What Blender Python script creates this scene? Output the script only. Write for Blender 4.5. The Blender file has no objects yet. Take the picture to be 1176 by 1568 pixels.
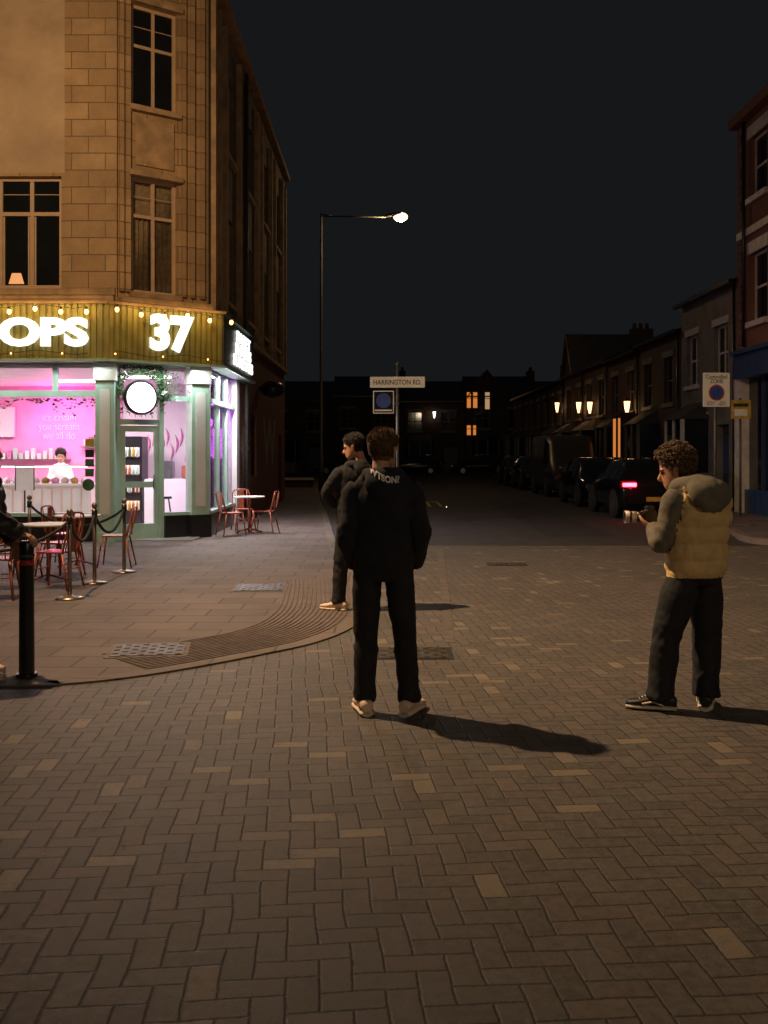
import bpy, bmesh, math, random
from mathutils import Vector, Matrix, noise, kdtree
from mathutils.bvhtree import BVHTree
random.seed(7)
sc = bpy.context.scene
col = sc.collection
R = math.radians

# ------------------------------------------------------------------ materials
class NT:
    def __init__(s, name):
        s.m = bpy.data.materials.new(name); s.m.use_nodes = True
        s.t = s.m.node_tree; s.b = s.t.nodes['Principled BSDF']
    def n(s, typ, **kw):
        x = s.t.nodes.new(typ)
        for k, v in kw.items(): setattr(x, k, v)
        return x
    def l(s, a, b): s.t.links.new(a, b)
    def math(s, op, a, b=None, c=None):
        x = s.n('ShaderNodeMath', operation=op)
        for i, v in enumerate((a, b, c)):
            if v is None: continue
            if isinstance(v, (int, float)): x.inputs[i].default_value = v
            else: s.l(v, x.inputs[i])
        return x.outputs[0]
    def mixc(s, f, a, b, bt='MIX'):
        x = s.n('ShaderNodeMix', data_type='RGBA', blend_type=bt)
        for i, v in ((0, f), (6, a), (7, b)):
            if isinstance(v, (int, float)): x.inputs[i].default_value = v
            elif isinstance(v, tuple): x.inputs[i].default_value = (*v[:3], 1)
            else: s.l(v, x.inputs[i])
        return x.outputs[2]
    def noise(s, vec, scale, detail=4, rough=.55):
        x = s.n('ShaderNodeTexNoise'); x.inputs['Scale'].default_value = scale
        x.inputs['Detail'].default_value = detail; x.inputs['Roughness'].default_value = rough
        if vec: s.l(vec, x.inputs['Vector'])
        return x.outputs['Fac']
    def mapr(s, v, a, b, c, d):
        x = s.n('ShaderNodeMapRange'); s.l(v, x.inputs[0])
        for i, q in enumerate((a, b, c, d)): x.inputs[i+1].default_value = q
        return x.outputs[0]
    def bump(s, h, strength, dist=.01):
        x = s.n('ShaderNodeBump'); x.inputs['Strength'].default_value = strength
        x.inputs['Distance'].default_value = dist
        s.l(h, x.inputs['Height']); s.l(x.outputs[0], s.b.inputs['Normal'])

def mat(name, c, rough=.6, ns=6, na=.25, bump=0, metal=0, em=None, es=0, ns2=None, samp=True):
    q = NT(name); b = q.b
    b.inputs['Roughness'].default_value = rough; b.inputs['Metallic'].default_value = metal
    tc = q.n('ShaderNodeTexCoord').outputs['Object']
    f = q.noise(tc, ns, 5)
    lo = tuple(x*(1-na) for x in c); hi = tuple(min(1, x*(1+na)) for x in c)
    q.l(q.mixc(q.mapr(f, .3, .7, 0, 1), lo, hi), b.inputs['Base Color'])
    if bump: q.bump(q.noise(tc, ns2 or ns*8, 4), bump, .01)
    if em:
        b.inputs['Emission Color'].default_value = (*em, 1); b.inputs['Emission Strength'].default_value = es
        if not samp:
            try: q.m.cycles.emission_sampling = 'NONE'
            except Exception: pass
    return q.m

def brickmat(name, c1, c2, mortar, bw, rh, ms=.01, rough=.8, bump=.4, offset=.5, flat=False, stain=.35, msm=.1):
    q = NT(name); q.b.inputs['Roughness'].default_value = rough
    tc = q.n('ShaderNodeTexCoord').outputs['Object']
    if not flat:
        sp = q.n('ShaderNodeSeparateXYZ'); q.l(tc, sp.inputs[0])
        cb = q.n('ShaderNodeCombineXYZ'); q.l(q.math('ADD', sp.outputs[0], sp.outputs[1]), cb.inputs[0]); q.l(sp.outputs[2], cb.inputs[1])
        vec = cb.outputs[0]
    else: vec = tc
    br = q.n('ShaderNodeTexBrick'); q.l(vec, br.inputs['Vector'])
    br.offset = offset
    br.inputs['Color1'].default_value = (*c1, 1); br.inputs['Color2'].default_value = (*c2, 1); br.inputs['Mortar'].default_value = (*mortar, 1)
    br.inputs['Scale'].default_value = 1; br.inputs['Brick Width'].default_value = bw; br.inputs['Row Height'].default_value = rh
    br.inputs['Mortar Size'].default_value = ms; br.inputs['Mortar Smooth'].default_value = msm
    n1 = q.noise(tc, 1.3, 6, .65)
    n2 = q.noise(tc, 30, 4, .6)
    c = q.mixc(q.mapr(n1, .35, .65, 0, stain), br.outputs['Color'], tuple(x*.35 for x in c1))
    c = q.mixc(q.mapr(n2, .3, .7, 0, .35), c, tuple(min(1, x*1.3) for x in c2))
    q.l(c, q.b.inputs['Base Color'])
    h = q.math('ADD', q.math('MULTIPLY', br.outputs['Fac'], -1), q.math('MULTIPLY', n2, .35))
    q.bump(h, bump, .012)
    return q.m

def herringbone():
    q = NT('block_paving_mat')
    tc = q.n('ShaderNodeTexCoord').outputs['Object']
    mp = q.n('ShaderNodeMapping'); q.l(tc, mp.inputs[0])
    mp.inputs['Rotation'].default_value = (0, 0, R(-5)); mp.inputs['Scale'].default_value = (9.8, 9.8, 1)
    wn = q.n('ShaderNodeTexNoise'); wn.inputs['Scale'].default_value = 1.3; wn.inputs['Detail'].default_value = 4; q.l(tc, wn.inputs['Vector'])
    va = q.n('ShaderNodeVectorMath', operation='MULTIPLY_ADD'); q.l(wn.outputs['Color'], va.inputs[0]); va.inputs[1].default_value = (.6, .6, 0); q.l(mp.outputs[0], va.inputs[2])
    sp = q.n('ShaderNodeSeparateXYZ'); q.l(va.outputs[0], sp.inputs[0])
    x, y = sp.outputs[0], sp.outputs[1]
    i = q.math('FLOOR', x); j = q.math('FLOOR', y); u = q.math('SUBTRACT', x, i); v = q.math('SUBTRACT', y, j)
    d = q.math('DIVIDE', q.math('SUBTRACT', i, j), 4)
    k = q.math('MULTIPLY', q.math('SUBTRACT', d, q.math('FLOOR', d)), 4)
    is_ = [q.math('COMPARE', k, float(a), .1) for a in range(4)]
    L = q.math('MULTIPLY_ADD', is_[1], 10, u)
    Rr = q.math('MULTIPLY_ADD', is_[0], 10, q.math('SUBTRACT', 1, u))
    T = q.math('MULTIPLY_ADD', is_[3], 10, q.math('SUBTRACT', 1, v))
    B = q.math('MULTIPLY_ADD', is_[2], 10, v)
    m = q.math('MINIMUM', q.math('MINIMUM', L, Rr), q.math('MINIMUM', T, B))
    n3 = q.noise(tc, 60, 3)
    m2 = q.math('MULTIPLY_ADD', q.math('SUBTRACT', n3, .5), .09, m)
    joint = q.mapr(m2, .0, .075, 0, 1)
    cb = q.n('ShaderNodeCombineXYZ'); q.l(q.math('SUBTRACT', i, is_[1]), cb.inputs[0]); q.l(q.math('ADD', j, is_[3]), cb.inputs[1])
    w = q.n('ShaderNodeTexWhiteNoise', noise_dimensions='2D'); q.l(cb.outputs[0], w.inputs['Vector'])
    rnd = w.outputs['Value']
    ramp = q.n('ShaderNodeValToRGB'); q.l(rnd, ramp.inputs[0])
    e = ramp.color_ramp.elements
    e[0].color = (.082, .077, .072, 1); e[0].position = 0
    e[1].color = (.118, .107, .096, 1); e[1].position = .5
    for p, cc in ((.8, (.11, .088, .078)), (.94, (.145, .122, .1)), (.965, (.23, .19, .14))):
        z = e.new(p); z.color = (*cc, 1)
    n1 = q.noise(tc, .5, 6, .6); n2 = q.noise(tc, 22, 5, .75)
    c = q.mixc(q.mapr(n1, .35, .7, 0, .6), ramp.outputs[0], (.052, .048, .045))
    c = q.mixc(q.mapr(n2, .4, .75, 0, .55), c, (.19, .17, .148))
    n5 = q.noise(tc, 130, 3, .8)
    c = q.mixc(q.mapr(n5, .55, .72, 0, .55), c, (.028, .026, .025))
    n4 = q.noise(tc, 6, 6, .8)
    c = q.mixc(q.mapr(n4, .52, .8, 0, .7), c, (.042, .039, .037))
    c = q.mixc(joint, (.026, .024, .023), c)
    q.l(c, q.b.inputs['Base Color'])
    q.l(q.mapr(n2, .3, .7, .5, .8), q.b.inputs['Roughness'])
    wc = q.n('ShaderNodeSeparateColor'); q.l(w.outputs['Color'], wc.inputs[0])
    tilt = q.math('MULTIPLY', q.math('ADD', q.math('MULTIPLY', u, q.math('SUBTRACT', wc.outputs[0], .5)), q.math('MULTIPLY', v, q.math('SUBTRACT', wc.outputs[1], .5))), 0.5)
    h = q.math('ADD', q.math('ADD', joint, q.math('MULTIPLY', n2, .7)), tilt)
    h = q.math('ADD', h, q.math('MULTIPLY', n5, .35))
    q.bump(h, .5, .008)
    return q.m

def glassmat(name):
    q = NT(name); q.t.nodes.remove(q.b)
    tr = q.n('ShaderNodeBsdfTransparent'); tr.inputs[0].default_value = (1, 1, 1, 1)
    gl = q.n('ShaderNodeBsdfGlossy'); gl.inputs['Roughness'].default_value = .03
    fr = q.n('ShaderNodeFresnel'); fr.inputs[0].default_value = 1.45
    mx = q.n('ShaderNodeMixShader'); q.l(q.math('MULTIPLY', fr.outputs[0], .8), mx.inputs[0])
    q.l(tr.outputs[0], mx.inputs[1]); q.l(gl.outputs[0], mx.inputs[2])
    q.l(mx.outputs[0], q.t.nodes['Material Output'].inputs[0])
    return q.m

def emis(name, c, s, samp=False):
    return mat(name, (.8, .8, .8), .4, em=c, es=s, na=0, samp=samp)

M = dict(
 paving=herringbone(),
 slab=brickmat('pavement_slab', (.165, .13, .115), (.11, .09, .084), (.03, .026, .024), .6, .4, .01, flat=True, bump=.5, stain=.55),
 asphalt=mat('asphalt', (.034, .031, .03), .8, 3, .35, .6, ns2=90),
 asphalt2=mat('asphalt_patch', (.022, .021, .021), .85, 3, .35, .6, ns2=90),
 groundm=mat('ground_mat', (.04, .038, .036), .9, 2, .3, .3),
 kerb=brickmat('kerb_stone', (.18, .145, .12), (.14, .115, .1), (.04, .035, .03), .9, .9, .012, flat=True, stain=.5),
 channel=mat('channel_stone', (.1, .085, .075), .8, 5, .35, .3),
 rib=mat('corduroy_slab', (.12, .092, .076), .8, 8, .3, .3),
 iron=mat('cast_iron', (.1, .09, .08), .45, 20, .5, .6, metal=.6),
 render=mat('cream_render', (.56, .4, .24), .85, 1.2, .22, .15, ns2=40),
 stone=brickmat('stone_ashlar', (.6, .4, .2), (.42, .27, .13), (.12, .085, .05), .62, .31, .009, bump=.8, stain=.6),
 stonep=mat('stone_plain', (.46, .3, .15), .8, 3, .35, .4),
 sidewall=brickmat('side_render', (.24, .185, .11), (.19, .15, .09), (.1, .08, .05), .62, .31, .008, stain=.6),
 redbrick=brickmat('red_brick', (.26, .09, .055), (.19, .065, .042), (.16, .12, .1), .225, .075, .01),
 darkbrick=brickmat('dark_brick', (.09, .05, .038), (.06, .035, .028), (.05, .042, .035), .225, .075, .01),
 slate=mat('slate_roof', (.03, .03, .033), .7, 4, .3, .3),
 winframe=mat('window_frame_cream', (.62, .43, .26), .5, 5, .1),
 whitepaint=mat('white_paint', (.55, .52, .48), .5, 5, .2),
 oldpaint=mat('weathered_paint', (.15, .14, .13), .6, 2, .35, .2),
 darkglass=mat('dark_window_glass', (.012, .013, .014), .06, 2, .2),
 curtain=mat('curtain', (.34, .25, .13), .9, 14, .3),
 mint=mat('mint_paint', (.42, .62, .53), .35, 3, .1),
 blackp=mat('black_paint', (.015, .015, .016), .3, 8, .3),
 fascia=mat('olive_fascia', (.3, .27, .07), .5, 3, .25),
 fasciag=mat('green_fascia', (.03, .07, .05), .5, 3, .25),
 glass=glassmat('shop_glass'),
 whitewall=mat('interior_white', (.7, .7, .68), .6, 2, .06),
 pinkwall=mat('interior_pink', (.85, .33, .56), .6, 2, .1),
 lilacwall=mat('interior_lilac', (.5, .17, .78), .6, 2, .1),
 floorm=mat('interior_floor', (.45, .42, .4), .35, 2, .1),
 counter=mat('counter_white', (.78, .6, .55), .3, 4, .06),
 red=mat('red_metal', (.4, .12, .075), .4, 9, .3, metal=.2),
 chrome=mat('brass_post', (.3, .25, .2), .35, 9, .25, metal=.8),
 rope=mat('rope', (.03, .03, .03), .8, 30, .3),
 steel=mat('painted_steel', (.1, .1, .095), .5, 6, .3, metal=.4),
 leaf=mat('foliage_leaf', (.05, .11, .04), .5, 9, .6),
 flower=mat('flower_pink', (.6, .2, .4), .6, 9, .4),
 bulb_or_reflection=emis('bulb_glow', (1, .42, .1), 7, True),
 lampem=emis('lamp_glow', (1, .66, .32), 3.2),
 letter=emis('sign_letter_glow', (1, .95, .9), 1.6, True),
 disc=emis('round_sign_glow', (1, .93, .9), 1.3),
 neonpink=emis('neon_pink', (1, .08, .25), 1.2),
 neonpur=emis('neon_purple', (.8, .2, 1), 3.5),
 warmwin=emis('lit_window_orange', (1, .3, .05), .6),
 warmwin2=emis('lit_window_pale', (1, .6, .3), .4),
 sconce=emis('sconce_glow', (1, .55, .24), 3),
 white_led_or_glint=emis('led_or_glint_glow', (.9, 1, .95), 3),
 panel=emis('ceiling_panel', (1, .97, .95), 4),
 tail=emis('tail_light', (1, .03, .06), 14),
 taildim=mat('tail_lens', (.2, .01, .01), .2),
 signwhite=mat('sign_white', (.72, .72, .7), .4, 5, .08),
 signblue=mat('sign_blue', (.03, .07, .3), .4),
 signblack=mat('sign_black', (.02, .02, .02), .4),
 signred=mat('sign_red', (.4, .03, .03), .4),
 yellow=mat('yellow_paint', (.45, .3, .04), .6, 9, .3),
 blue=mat('blue_shopfront', (.02, .05, .12), .4),
 carblack=mat('car_paint_dark', (.012, .012, .014), .15, 3, .1, metal=.4),
 cargrey=mat('car_paint_grey', (.03, .03, .033), .2, 3, .1, metal=.5),
 vanwhite=mat('van_paint', (.035, .035, .034), .35, 3, .15),
 rubber=mat('rubber', (.015, .015, .015), .8),
 alloy=mat('alloy', (.3, .3, .3), .3, metal=.9),
 hood=mat('hoodie_black', (.015, .016, .021), .9, 9, .3, .25, ns2=150),
 trous=mat('trousers_black', (.012, .013, .016), .8, 9, .3, .2, ns2=120),
 vest=mat('vest_cream', (.74, .52, .23), .6, 10, .12, .15, ns2=50),
 sleeve=mat('sweat_grey', (.16, .145, .11), .9, 12, .25, .3, ns2=140),
 puffer=mat('puffer_black', (.02, .02, .022), .5, 9, .2, .1),
 jeans=mat('jeans_beige', (.3, .25, .18), .9, 9, .2),
 shoe=mat('shoe_cream', (.8, .6, .44), .6, 14, .12),
 shoeb=mat('shoe_black', (.02, .02, .02), .5),
 sole=mat('shoe_sole', (.7, .6, .48), .6),
 skin=mat('skin', (.6, .32, .2), .5, 14, .1),
 lip=mat('lips', (.35, .12, .1), .5),
 hairb=mat('hair_brown', (.14, .075, .035), .55, 60, .5, .8, ns2=180),
 haird=mat('hair_dark', (.02, .013, .01), .6, 60, .5, .8, ns2=180),
 eye=mat('eye', (.02, .015, .012), .1),
 camb=mat('camera_body', (.015, .015, .015), .4),
 camw=mat('camera_lens_white', (.7, .62, .52), .4),
 shirt=mat('shirt_white', (.75, .72, .68), .8),
 mural=mat('mural_paint', (.3, .28, .22), .8, 9, .4),
)

# ------------------------------------------------------------------ geometry helpers
def root(name, loc=(0, 0, 0)):
    e = bpy.data.objects.new(name, None); e.location = loc; col.objects.link(e); e.empty_display_size = .2
    return e

def spline(pts, sub):
    if sub <= 1: return [Vector(p) for p in pts]
    P = [Vector(p) for p in pts]; out = []
    for i in range(len(P)-1):
        p0 = P[i-1] if i > 0 else P[i]*2-P[i+1]; p1, p2 = P[i], P[i+1]; p3 = P[i+2] if i+2 < len(P) else P[i+1]*2-P[i]
        for k in range(sub):
            t = k/sub
            out.append(.5*((2*p1)+(p2-p0)*t+(2*p0-5*p1+4*p2-p3)*t*t+(-p0+3*p1-3*p2+p3)*t**3))
    out.append(P[-1]); return out

def tube_bm(bm, pts, rad, n=10, side=None, sub=1, close=False):
    """rad: list of r or (r1,r2); r1 along `side`, r2 perpendicular"""
    k = len(pts)
    if not isinstance(rad, (list, tuple)): rad = [rad]*k
    rr = [Vector((a, a, 0)) if isinstance(a, (int, float)) else Vector((a[0], a[1], 0)) for a in rad]
    P = spline(pts, sub); Q = spline(rr, sub)
    rings = []; prev = Vector(side) if side else None
    for i, p in enumerate(P):
        a = P[max(i-1, 0)]; b = P[min(i+1, len(P)-1)]; t = (b-a)
        if t.length < 1e-9: t = Vector((0, 0, 1))
        t.normalize()
        if prev is None:
            prev = Vector((1, 0, 0)) if abs(t.x) < .8 else Vector((0, 1, 0))
        s = prev - t*prev.dot(t)
        if s.length < 1e-4: s = t.orthogonal()
        s.normalize()
        if not side: prev = s
        u = t.cross(s)
        rings.append([bm.verts.new(p+s*(math.cos(2*math.pi*j/n)*Q[i].x)+u*(math.sin(2*math.pi*j/n)*Q[i].y)) for j in range(n)])
    for i in range(len(rings)-1):
        for j in range(n):
            f = bm.faces.new((rings[i][j], rings[i][(j+1) % n], rings[i+1][(j+1) % n], rings[i+1][j])); f.smooth = True
    if close:
        for j in range(n):
            bm.faces.new((rings[-1][j], rings[-1][(j+1) % n], rings[0][(j+1) % n], rings[0][j])).smooth = True
    else:
        bm.faces.new(rings[0][::-1]); bm.faces.new(rings[-1])
    return rings

class Frame:
    def __init__(s, parent, origin=(0, 0, 0), ang=0):
        s.p = parent; s.M = Matrix.Translation(Vector(origin)) @ Matrix.Rotation(ang, 4, 'Z'); s.d = {}
    def bm(s, part, m):
        k = (part, m)
        if k not in s.d: s.d[k] = bmesh.new()
        return s.d[k]
    def box(s, part, m, x0, x1, y0, y1, z0, z1, bev=0):
        b = s.bm(part, m)
        vs = [b.verts.new((x, y, z)) for x in (x0, x1) for y in (y0, y1) for z in (z0, z1)]
        fs = []
        for f in ((0, 1, 3, 2), (4, 6, 7, 5), (0, 4, 5, 1), (2, 3, 7, 6), (0, 2, 6, 4), (1, 5, 7, 3)):
            fs.append(b.faces.new([vs[i] for i in f]))
        if bev:
            es = list({e for f in fs for e in f.edges})
            bmesh.ops.bevel(b, geom=es, offset=bev, segments=2, affect='EDGES')
    def tube(s, part, m, pts, rad, n=10, side=None, sub=1, close=False):
        tube_bm(s.bm(part, m), pts, rad, n, side, sub, close)
    def ball(s, part, m, c, r, sx=1, sy=1, sz=1, seg=10):
        b = s.bm(part, m)
        mt = Matrix.Translation(Vector(c)) @ Matrix.Diagonal((r*sx, r*sy, r*sz, 1))
        r_ = bmesh.ops.create_uvsphere(b, u_segments=seg, v_segments=max(6, seg*2//3), radius=1, matrix=mt)
        for v in r_['verts']:
            for f in v.link_faces: f.smooth = True
    def poly(s, part, m, verts, faces):
        b = s.bm(part, m); vs = [b.verts.new(v) for v in verts]
        for f in faces: b.faces.new([vs[i] for i in f])
    def prism(s, part, m, pts, z0, z1):
        n = len(pts)
        s.poly(part, m, [(x, y, z0) for x, y in pts]+[(x, y, z1) for x, y in pts],
               [list(range(n))[::-1], list(range(n, 2*n))]+[(i, (i+1) % n, n+(i+1) % n, n+i) for i in range(n)])
    def wall(s, part, m, x0, x1, z0, z1, y0, y1, ops=()):
        xs = sorted({x0, x1, *[o[0] for o in ops], *[o[1] for o in ops]})
        for a, b in zip(xs, xs[1:]):
            cz = z0; mid = (a+b)/2
            for o in sorted([o for o in ops if o[0] < mid < o[1]], key=lambda o: o[2]):
                if o[2] > cz: s.box(part, m, a, b, y0, y1, cz, o[2])
                cz = o[3]
            if cz < z1: s.box(part, m, a, b, y0, y1, cz, z1)
    def window(s, x0, x1, z0, z1, y, fm, gm, mull=(), trans=(), fw=.05, part='window'):
        s.box(part+'_glass', gm, x0, x1, y-.005, y+.005, z0, z1)
        a = .035
        s.box(part+'_frame', fm, x0, x0+fw, y-a, y+a, z0, z1); s.box(part+'_frame', fm, x1-fw, x1, y-a, y+a, z0, z1)
        s.box(part+'_frame', fm, x0+fw, x1-fw, y-a, y+a, z0, z0+fw); s.box(part+'_frame', fm, x0+fw, x1-fw, y-a, y+a, z1-fw, z1)
        for q in mull: s.box(part+'_frame', fm, q-fw/2, q+fw/2, y-a+.004, y+a-.004, z0+fw, z1-fw)
        for q in trans: s.box(part+'_frame', fm, x0+fw, x1-fw, y-a+.008, y+a-.008, q-fw/2, q+fw/2)
    def text(s, part, m, string, x0, x1, z0, z1, y, thick=.03, bold=.02):
        b = s.bm(part, m); me = textmesh(string, bold)
        xs = [v.co.x for v in me.vertices]; ys = [v.co.y for v in me.vertices]
        ax, bx, ay, by = min(xs), max(xs), min(ys), max(ys)
        nb = bmesh.new(); nb.from_mesh(me)
        for v in nb.verts:
            c = v.co; v.co = ((c.x-ax)/(bx-ax)*(x1-x0)+x0, y-(c.z/.1)*thick, (c.y-ay)/(by-ay)*(z1-z0)+z0)
        t = bpy.data.meshes.new('t'); nb.to_mesh(t); b.from_mesh(t); nb.free()
    def done(s):
        out = []
        for (part, m), b in s.d.items():
            bmesh.ops.recalc_face_normals(b, faces=b.faces)
            me = bpy.data.meshes.new(part); b.to_mesh(me); b.free(); me.materials.append(M[m])
            o = bpy.data.objects.new(part, me); col.objects.link(o)
            if s.p:
                o.parent = s.p; o.matrix_parent_inverse = Matrix.Translation(s.p.location).inverted()
                o.matrix_basis = s.M
            else: o.matrix_world = s.M
            out.append(o)
        s.d = {}
        return out

_tc = {}
def textmesh(string, bold=.02):
    if (string, bold) in _tc: return _tc[(string, bold)]
    cu = bpy.data.curves.new('txt', 'FONT'); cu.body = string; cu.offset = bold; cu.extrude = .05; cu.resolution_u = 4; cu.size = 1
    cu.space_line = .8; cu.align_x = 'CENTER'
    o = bpy.data.objects.new('txt', cu); col.objects.link(o)
    dg = bpy.context.evaluated_depsgraph_get(); me = bpy.data.meshes.new_from_object(o.evaluated_get(dg))
    bpy.data.objects.remove(o); _tc[(string, bold)] = me
    return me

def plane_obj(name, pts, z, m):
    me = bpy.data.meshes.new(name); me.from_pydata([(x, y, z) for x, y in pts], [], [list(range(len(pts)))]); me.materials.append(M[m])
    o = bpy.data.objects.new(name, me); col.objects.link(o)
    if me.polygons[0].normal.z < 0: me.flip_normals()
    return o

def light(parent, name, typ, loc, power, color, size=.1, rot=None, size_y=None, spot=None):
    l = bpy.data.lights.new(name, typ); l.energy = power; l.color = color
    if typ == 'AREA':
        l.size = size
        if size_y: l.shape = 'RECTANGLE'; l.size_y = size_y
    else: l.shadow_soft_size = size
    if spot: l.spot_size = R(spot); l.spot_blend = 1
    o = bpy.data.objects.new(name, l); col.objects.link(o); o.location = loc
    if rot: o.rotation_euler = rot
    if parent: o.parent = parent; o.matrix_parent_inverse = Matrix.Translation(parent.location).inverted()
    return o

# ------------------------------------------------------------------ world & camera
w = bpy.data.worlds.new('World'); sc.world = w; w.use_nodes = True
nt = w.node_tree; bg = nt.nodes['Background']
sky = nt.nodes.new('ShaderNodeTexSky'); sky.sky_type = 'NISHITA'; sky.sun_disc = False
sky.sun_elevation = R(-6); sky.sun_rotation = R(200)
mx = nt.nodes.new('ShaderNodeMix'); mx.data_type = 'RGBA'; mx.inputs[0].default_value = .99
nt.links.new(sky.outputs[0], mx.inputs[6]); mx.inputs[7].default_value = (.0078, .0086, .0098, 1)
nt.links.new(mx.outputs[2], bg.inputs[0]); bg.inputs[1].default_value = 1
sc.view_settings.view_transform = 'Standard'; sc.view_settings.look = 'None'; sc.view_settings.exposure = 0

H = 1.65; F = 1524.0
cam = bpy.data.cameras.new('camera'); co = bpy.data.objects.new('camera', cam); col.objects.link(co); sc.camera = co
co.location = (0, 0, H); co.rotation_euler = (R(90), 0, 0)
cam.sensor_fit = 'VERTICAL'; cam.sensor_height = 36; cam.lens = 35; cam.shift_y = -(784-692)/1568; cam.clip_end = 2000

# ------------------------------------------------------------------ ground
plane_obj('ground', [(-600, -200), (600, -200), (600, 900), (-600, 900)], -.016, 'groundm')
plane_obj('block_paving', [(-25, -10), (25, -10), (25, 17.2), (-25, 17.2)], 0, 'paving')
plane_obj('road', [(-2.5, 17.2), (9, 17.2), (9, 74), (-9, 74), (-9, 40)], -.004, 'asphalt')
plane_obj('road_repair_patch', [(3.2, 19.5), (4.6, 19.5), (4.7, 33), (3.4, 33)], -.0005, 'asphalt2')
kpts = [(-25, 7.0), (-6, 6.96), (-2.70, 6.99), (-2.26, 7.06), (-1.85, 7.27), (-1.44, 7.62), (-1.0, 8.09), (-.61, 8.58), (-.32, 9.3), (-.2, 10.3), (-.25, 11.6), (-.45, 14), (-.8, 17), (-1.0, 19.5), (-1.5, 26), (-2.2, 34), (-3.2, 48), (-4, 60)]
ks = [(p.x, p.y) for p in spline([(x, y, 0) for x, y in kpts], 5)]
plane_obj('pavement', ks+[(-30, 60), (-30, 7)], .006, 'slab')
def offs(pts, d):
    out = []
    for i, (x, y) in enumerate(pts):
        a = Vector(pts[max(i-1, 0)]); b = Vector(pts[min(i+1, len(pts)-1)]); t = (b-a).normalized()
        out.append((x-t.y*d, y+t.x*d))
    return out
def strip(name, pts, d0, d1, z0, z1, m):
    A = offs(pts, d0); B = offs(pts, d1); n = len(pts)
    v = [(x, y, z1) for x, y in A]+[(x, y, z1) for x, y in B]+[(x, y, z0) for x, y in A]+[(x, y, z0) for x, y in B]
    f = []
    for i in range(n-1):
        f += [(i, i+1, n+i+1, n+i), (2*n+i, i, i+1, 2*n+i+1)[::-1], (3*n+i, n+i, n+i+1, 3*n+i+1)]
    me = bpy.data.meshes.new(name); me.from_pydata(v, [], f); me.materials.append(M[m])
    o = bpy.data.objects.new(name, me); col.objects.link(o)
    bm = bmesh.new(); bm.from_mesh(me); bmesh.ops.recalc_face_normals(bm, faces=bm.faces)
    if sum(fc.normal.z for fc in bm.faces) < 0: bmesh.ops.reverse_faces(bm, faces=bm.faces)
    bm.to_mesh(me); bm.free()
    return o
strip('kerb', ks, -.02, .13, -.01, .014, 'kerb')
tac = root('tactile_paving')
i0 = [i for i, p in enumerate(ks) if p[0] > -1.75][0]; i1 = [i for i, p in enumerate(ks) if p[1] > 13][0]
seg = ks[i0:i1]
for a in range(15):
    o = strip('rib', seg, .17+a*.052, .17+a*.052+.026, .0, .012, 'rib'); o.parent = tac
strip('concrete_channel', [(-.9, 17.3), (3, 17.3), (6.9, 17.3)], -.12, .12, -.005, .005, 'channel')
strip('paving_edge_course', [(.57, 8.6), (.78, 13), (.98, 17.1)], -.045, .045, -.005, .003, 'channel')
rk = [(25, 17.3), (9, 17.3), (7.2, 17.5), (6.75, 18.2), (7.1, 20), (7.6, 22.5), (7.7, 25), (7.7, 74)]
fr = Frame(None); fr.prism('pavement', 'slab', [(x, y) for x, y in rk]+[(25, 74)], 0, .1); fr.done()
rks = [(p.x, p.y) for p in spline([(x, y, 0) for x, y in rk], 4)]
strip('kerb', rks, -.0, .14, -.01, .106, 'kerb')
def cover(x, y, wx, wy, ang, z=.012, pat=True, name='manhole_cover', rim='kerb'):
    r = root(name, (x, y, 0)); f = Frame(r, (x, y, 0), R(ang))
    f.box('frame', rim, -wx/2-.04, wx/2+.04, -wy/2-.04, wy/2+.04, z-.02, z-.001)
    f.box('plate', 'iron', -wx/2, wx/2, -wy/2, wy/2, z-.01, z+.004)
    nx = int(wx/.07); ny = int(wy/.07)
    for a in range(nx):
        for b in range(ny):
            if (a+b) % 2:
                cx = -wx/2+(a+.5)*wx/nx; cy_ = -wy/2+(b+.5)*wy/ny
                f.box('tread', 'kerb' if pat else 'iron', cx-.022, cx+.022, cy_-.022, cy_+.022, z, z+.008)
    f.done()
cover(-1.95, 8.25, .58, .5, 8)
cover(-1.5, 12.05, .58, .6, 3, pat=False)
cover(.24, 8.15, .56, .42, 0, .004, False, rim='asphalt2')
cover(1.8, 14.6, .5, .3, 0, .004, False, rim='asphalt2')
fr = Frame(None)
fr.box('road_marking', 'yellow', 1.36, 1.44, 30.2, 33, -.003, .001)
fr.box('road_marking', 'yellow', 1.44, 1.7, 32.8, 33, -.003, .001)
fr.box('road_marking', 'yellow', 1.7, 1.78, 30.2, 33, -.003, .001)
for k in range(60):
    x, y = random.uniform(-4, 5), random.uniform(2.4, 14); s_ = random.uniform(.006, .014); a = random.uniform(0, 3)
    z = .018 if (y > 7 and x < 0) else .003
    c, d = math.cos(a)*s_, math.sin(a)*s_
    fr.poly('litter', random.choice(['kerb', 'signwhite', 'leaf', 'yellow', 'kerb']), [(x-c, y-d, z), (x+d*.6, y-c*.6, z+.004), (x+c, y+d, z+.002), (x-d*.6, y+c*.6, z+.005)], [(0, 1, 2, 3)])
fr.done()
fr = Frame(root('cat_eye', (1.85, 29.6, 0))); fr.box('housing', 'rubber', 1.79, 1.91, 29.5, 29.7, -.01, .02, .004); fr.ball('reflector', 'white_led_or_glint', (1.85, 29.49, .02), .012); fr.done()  # reflector is no lamp; its white glint is put in as emission

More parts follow.
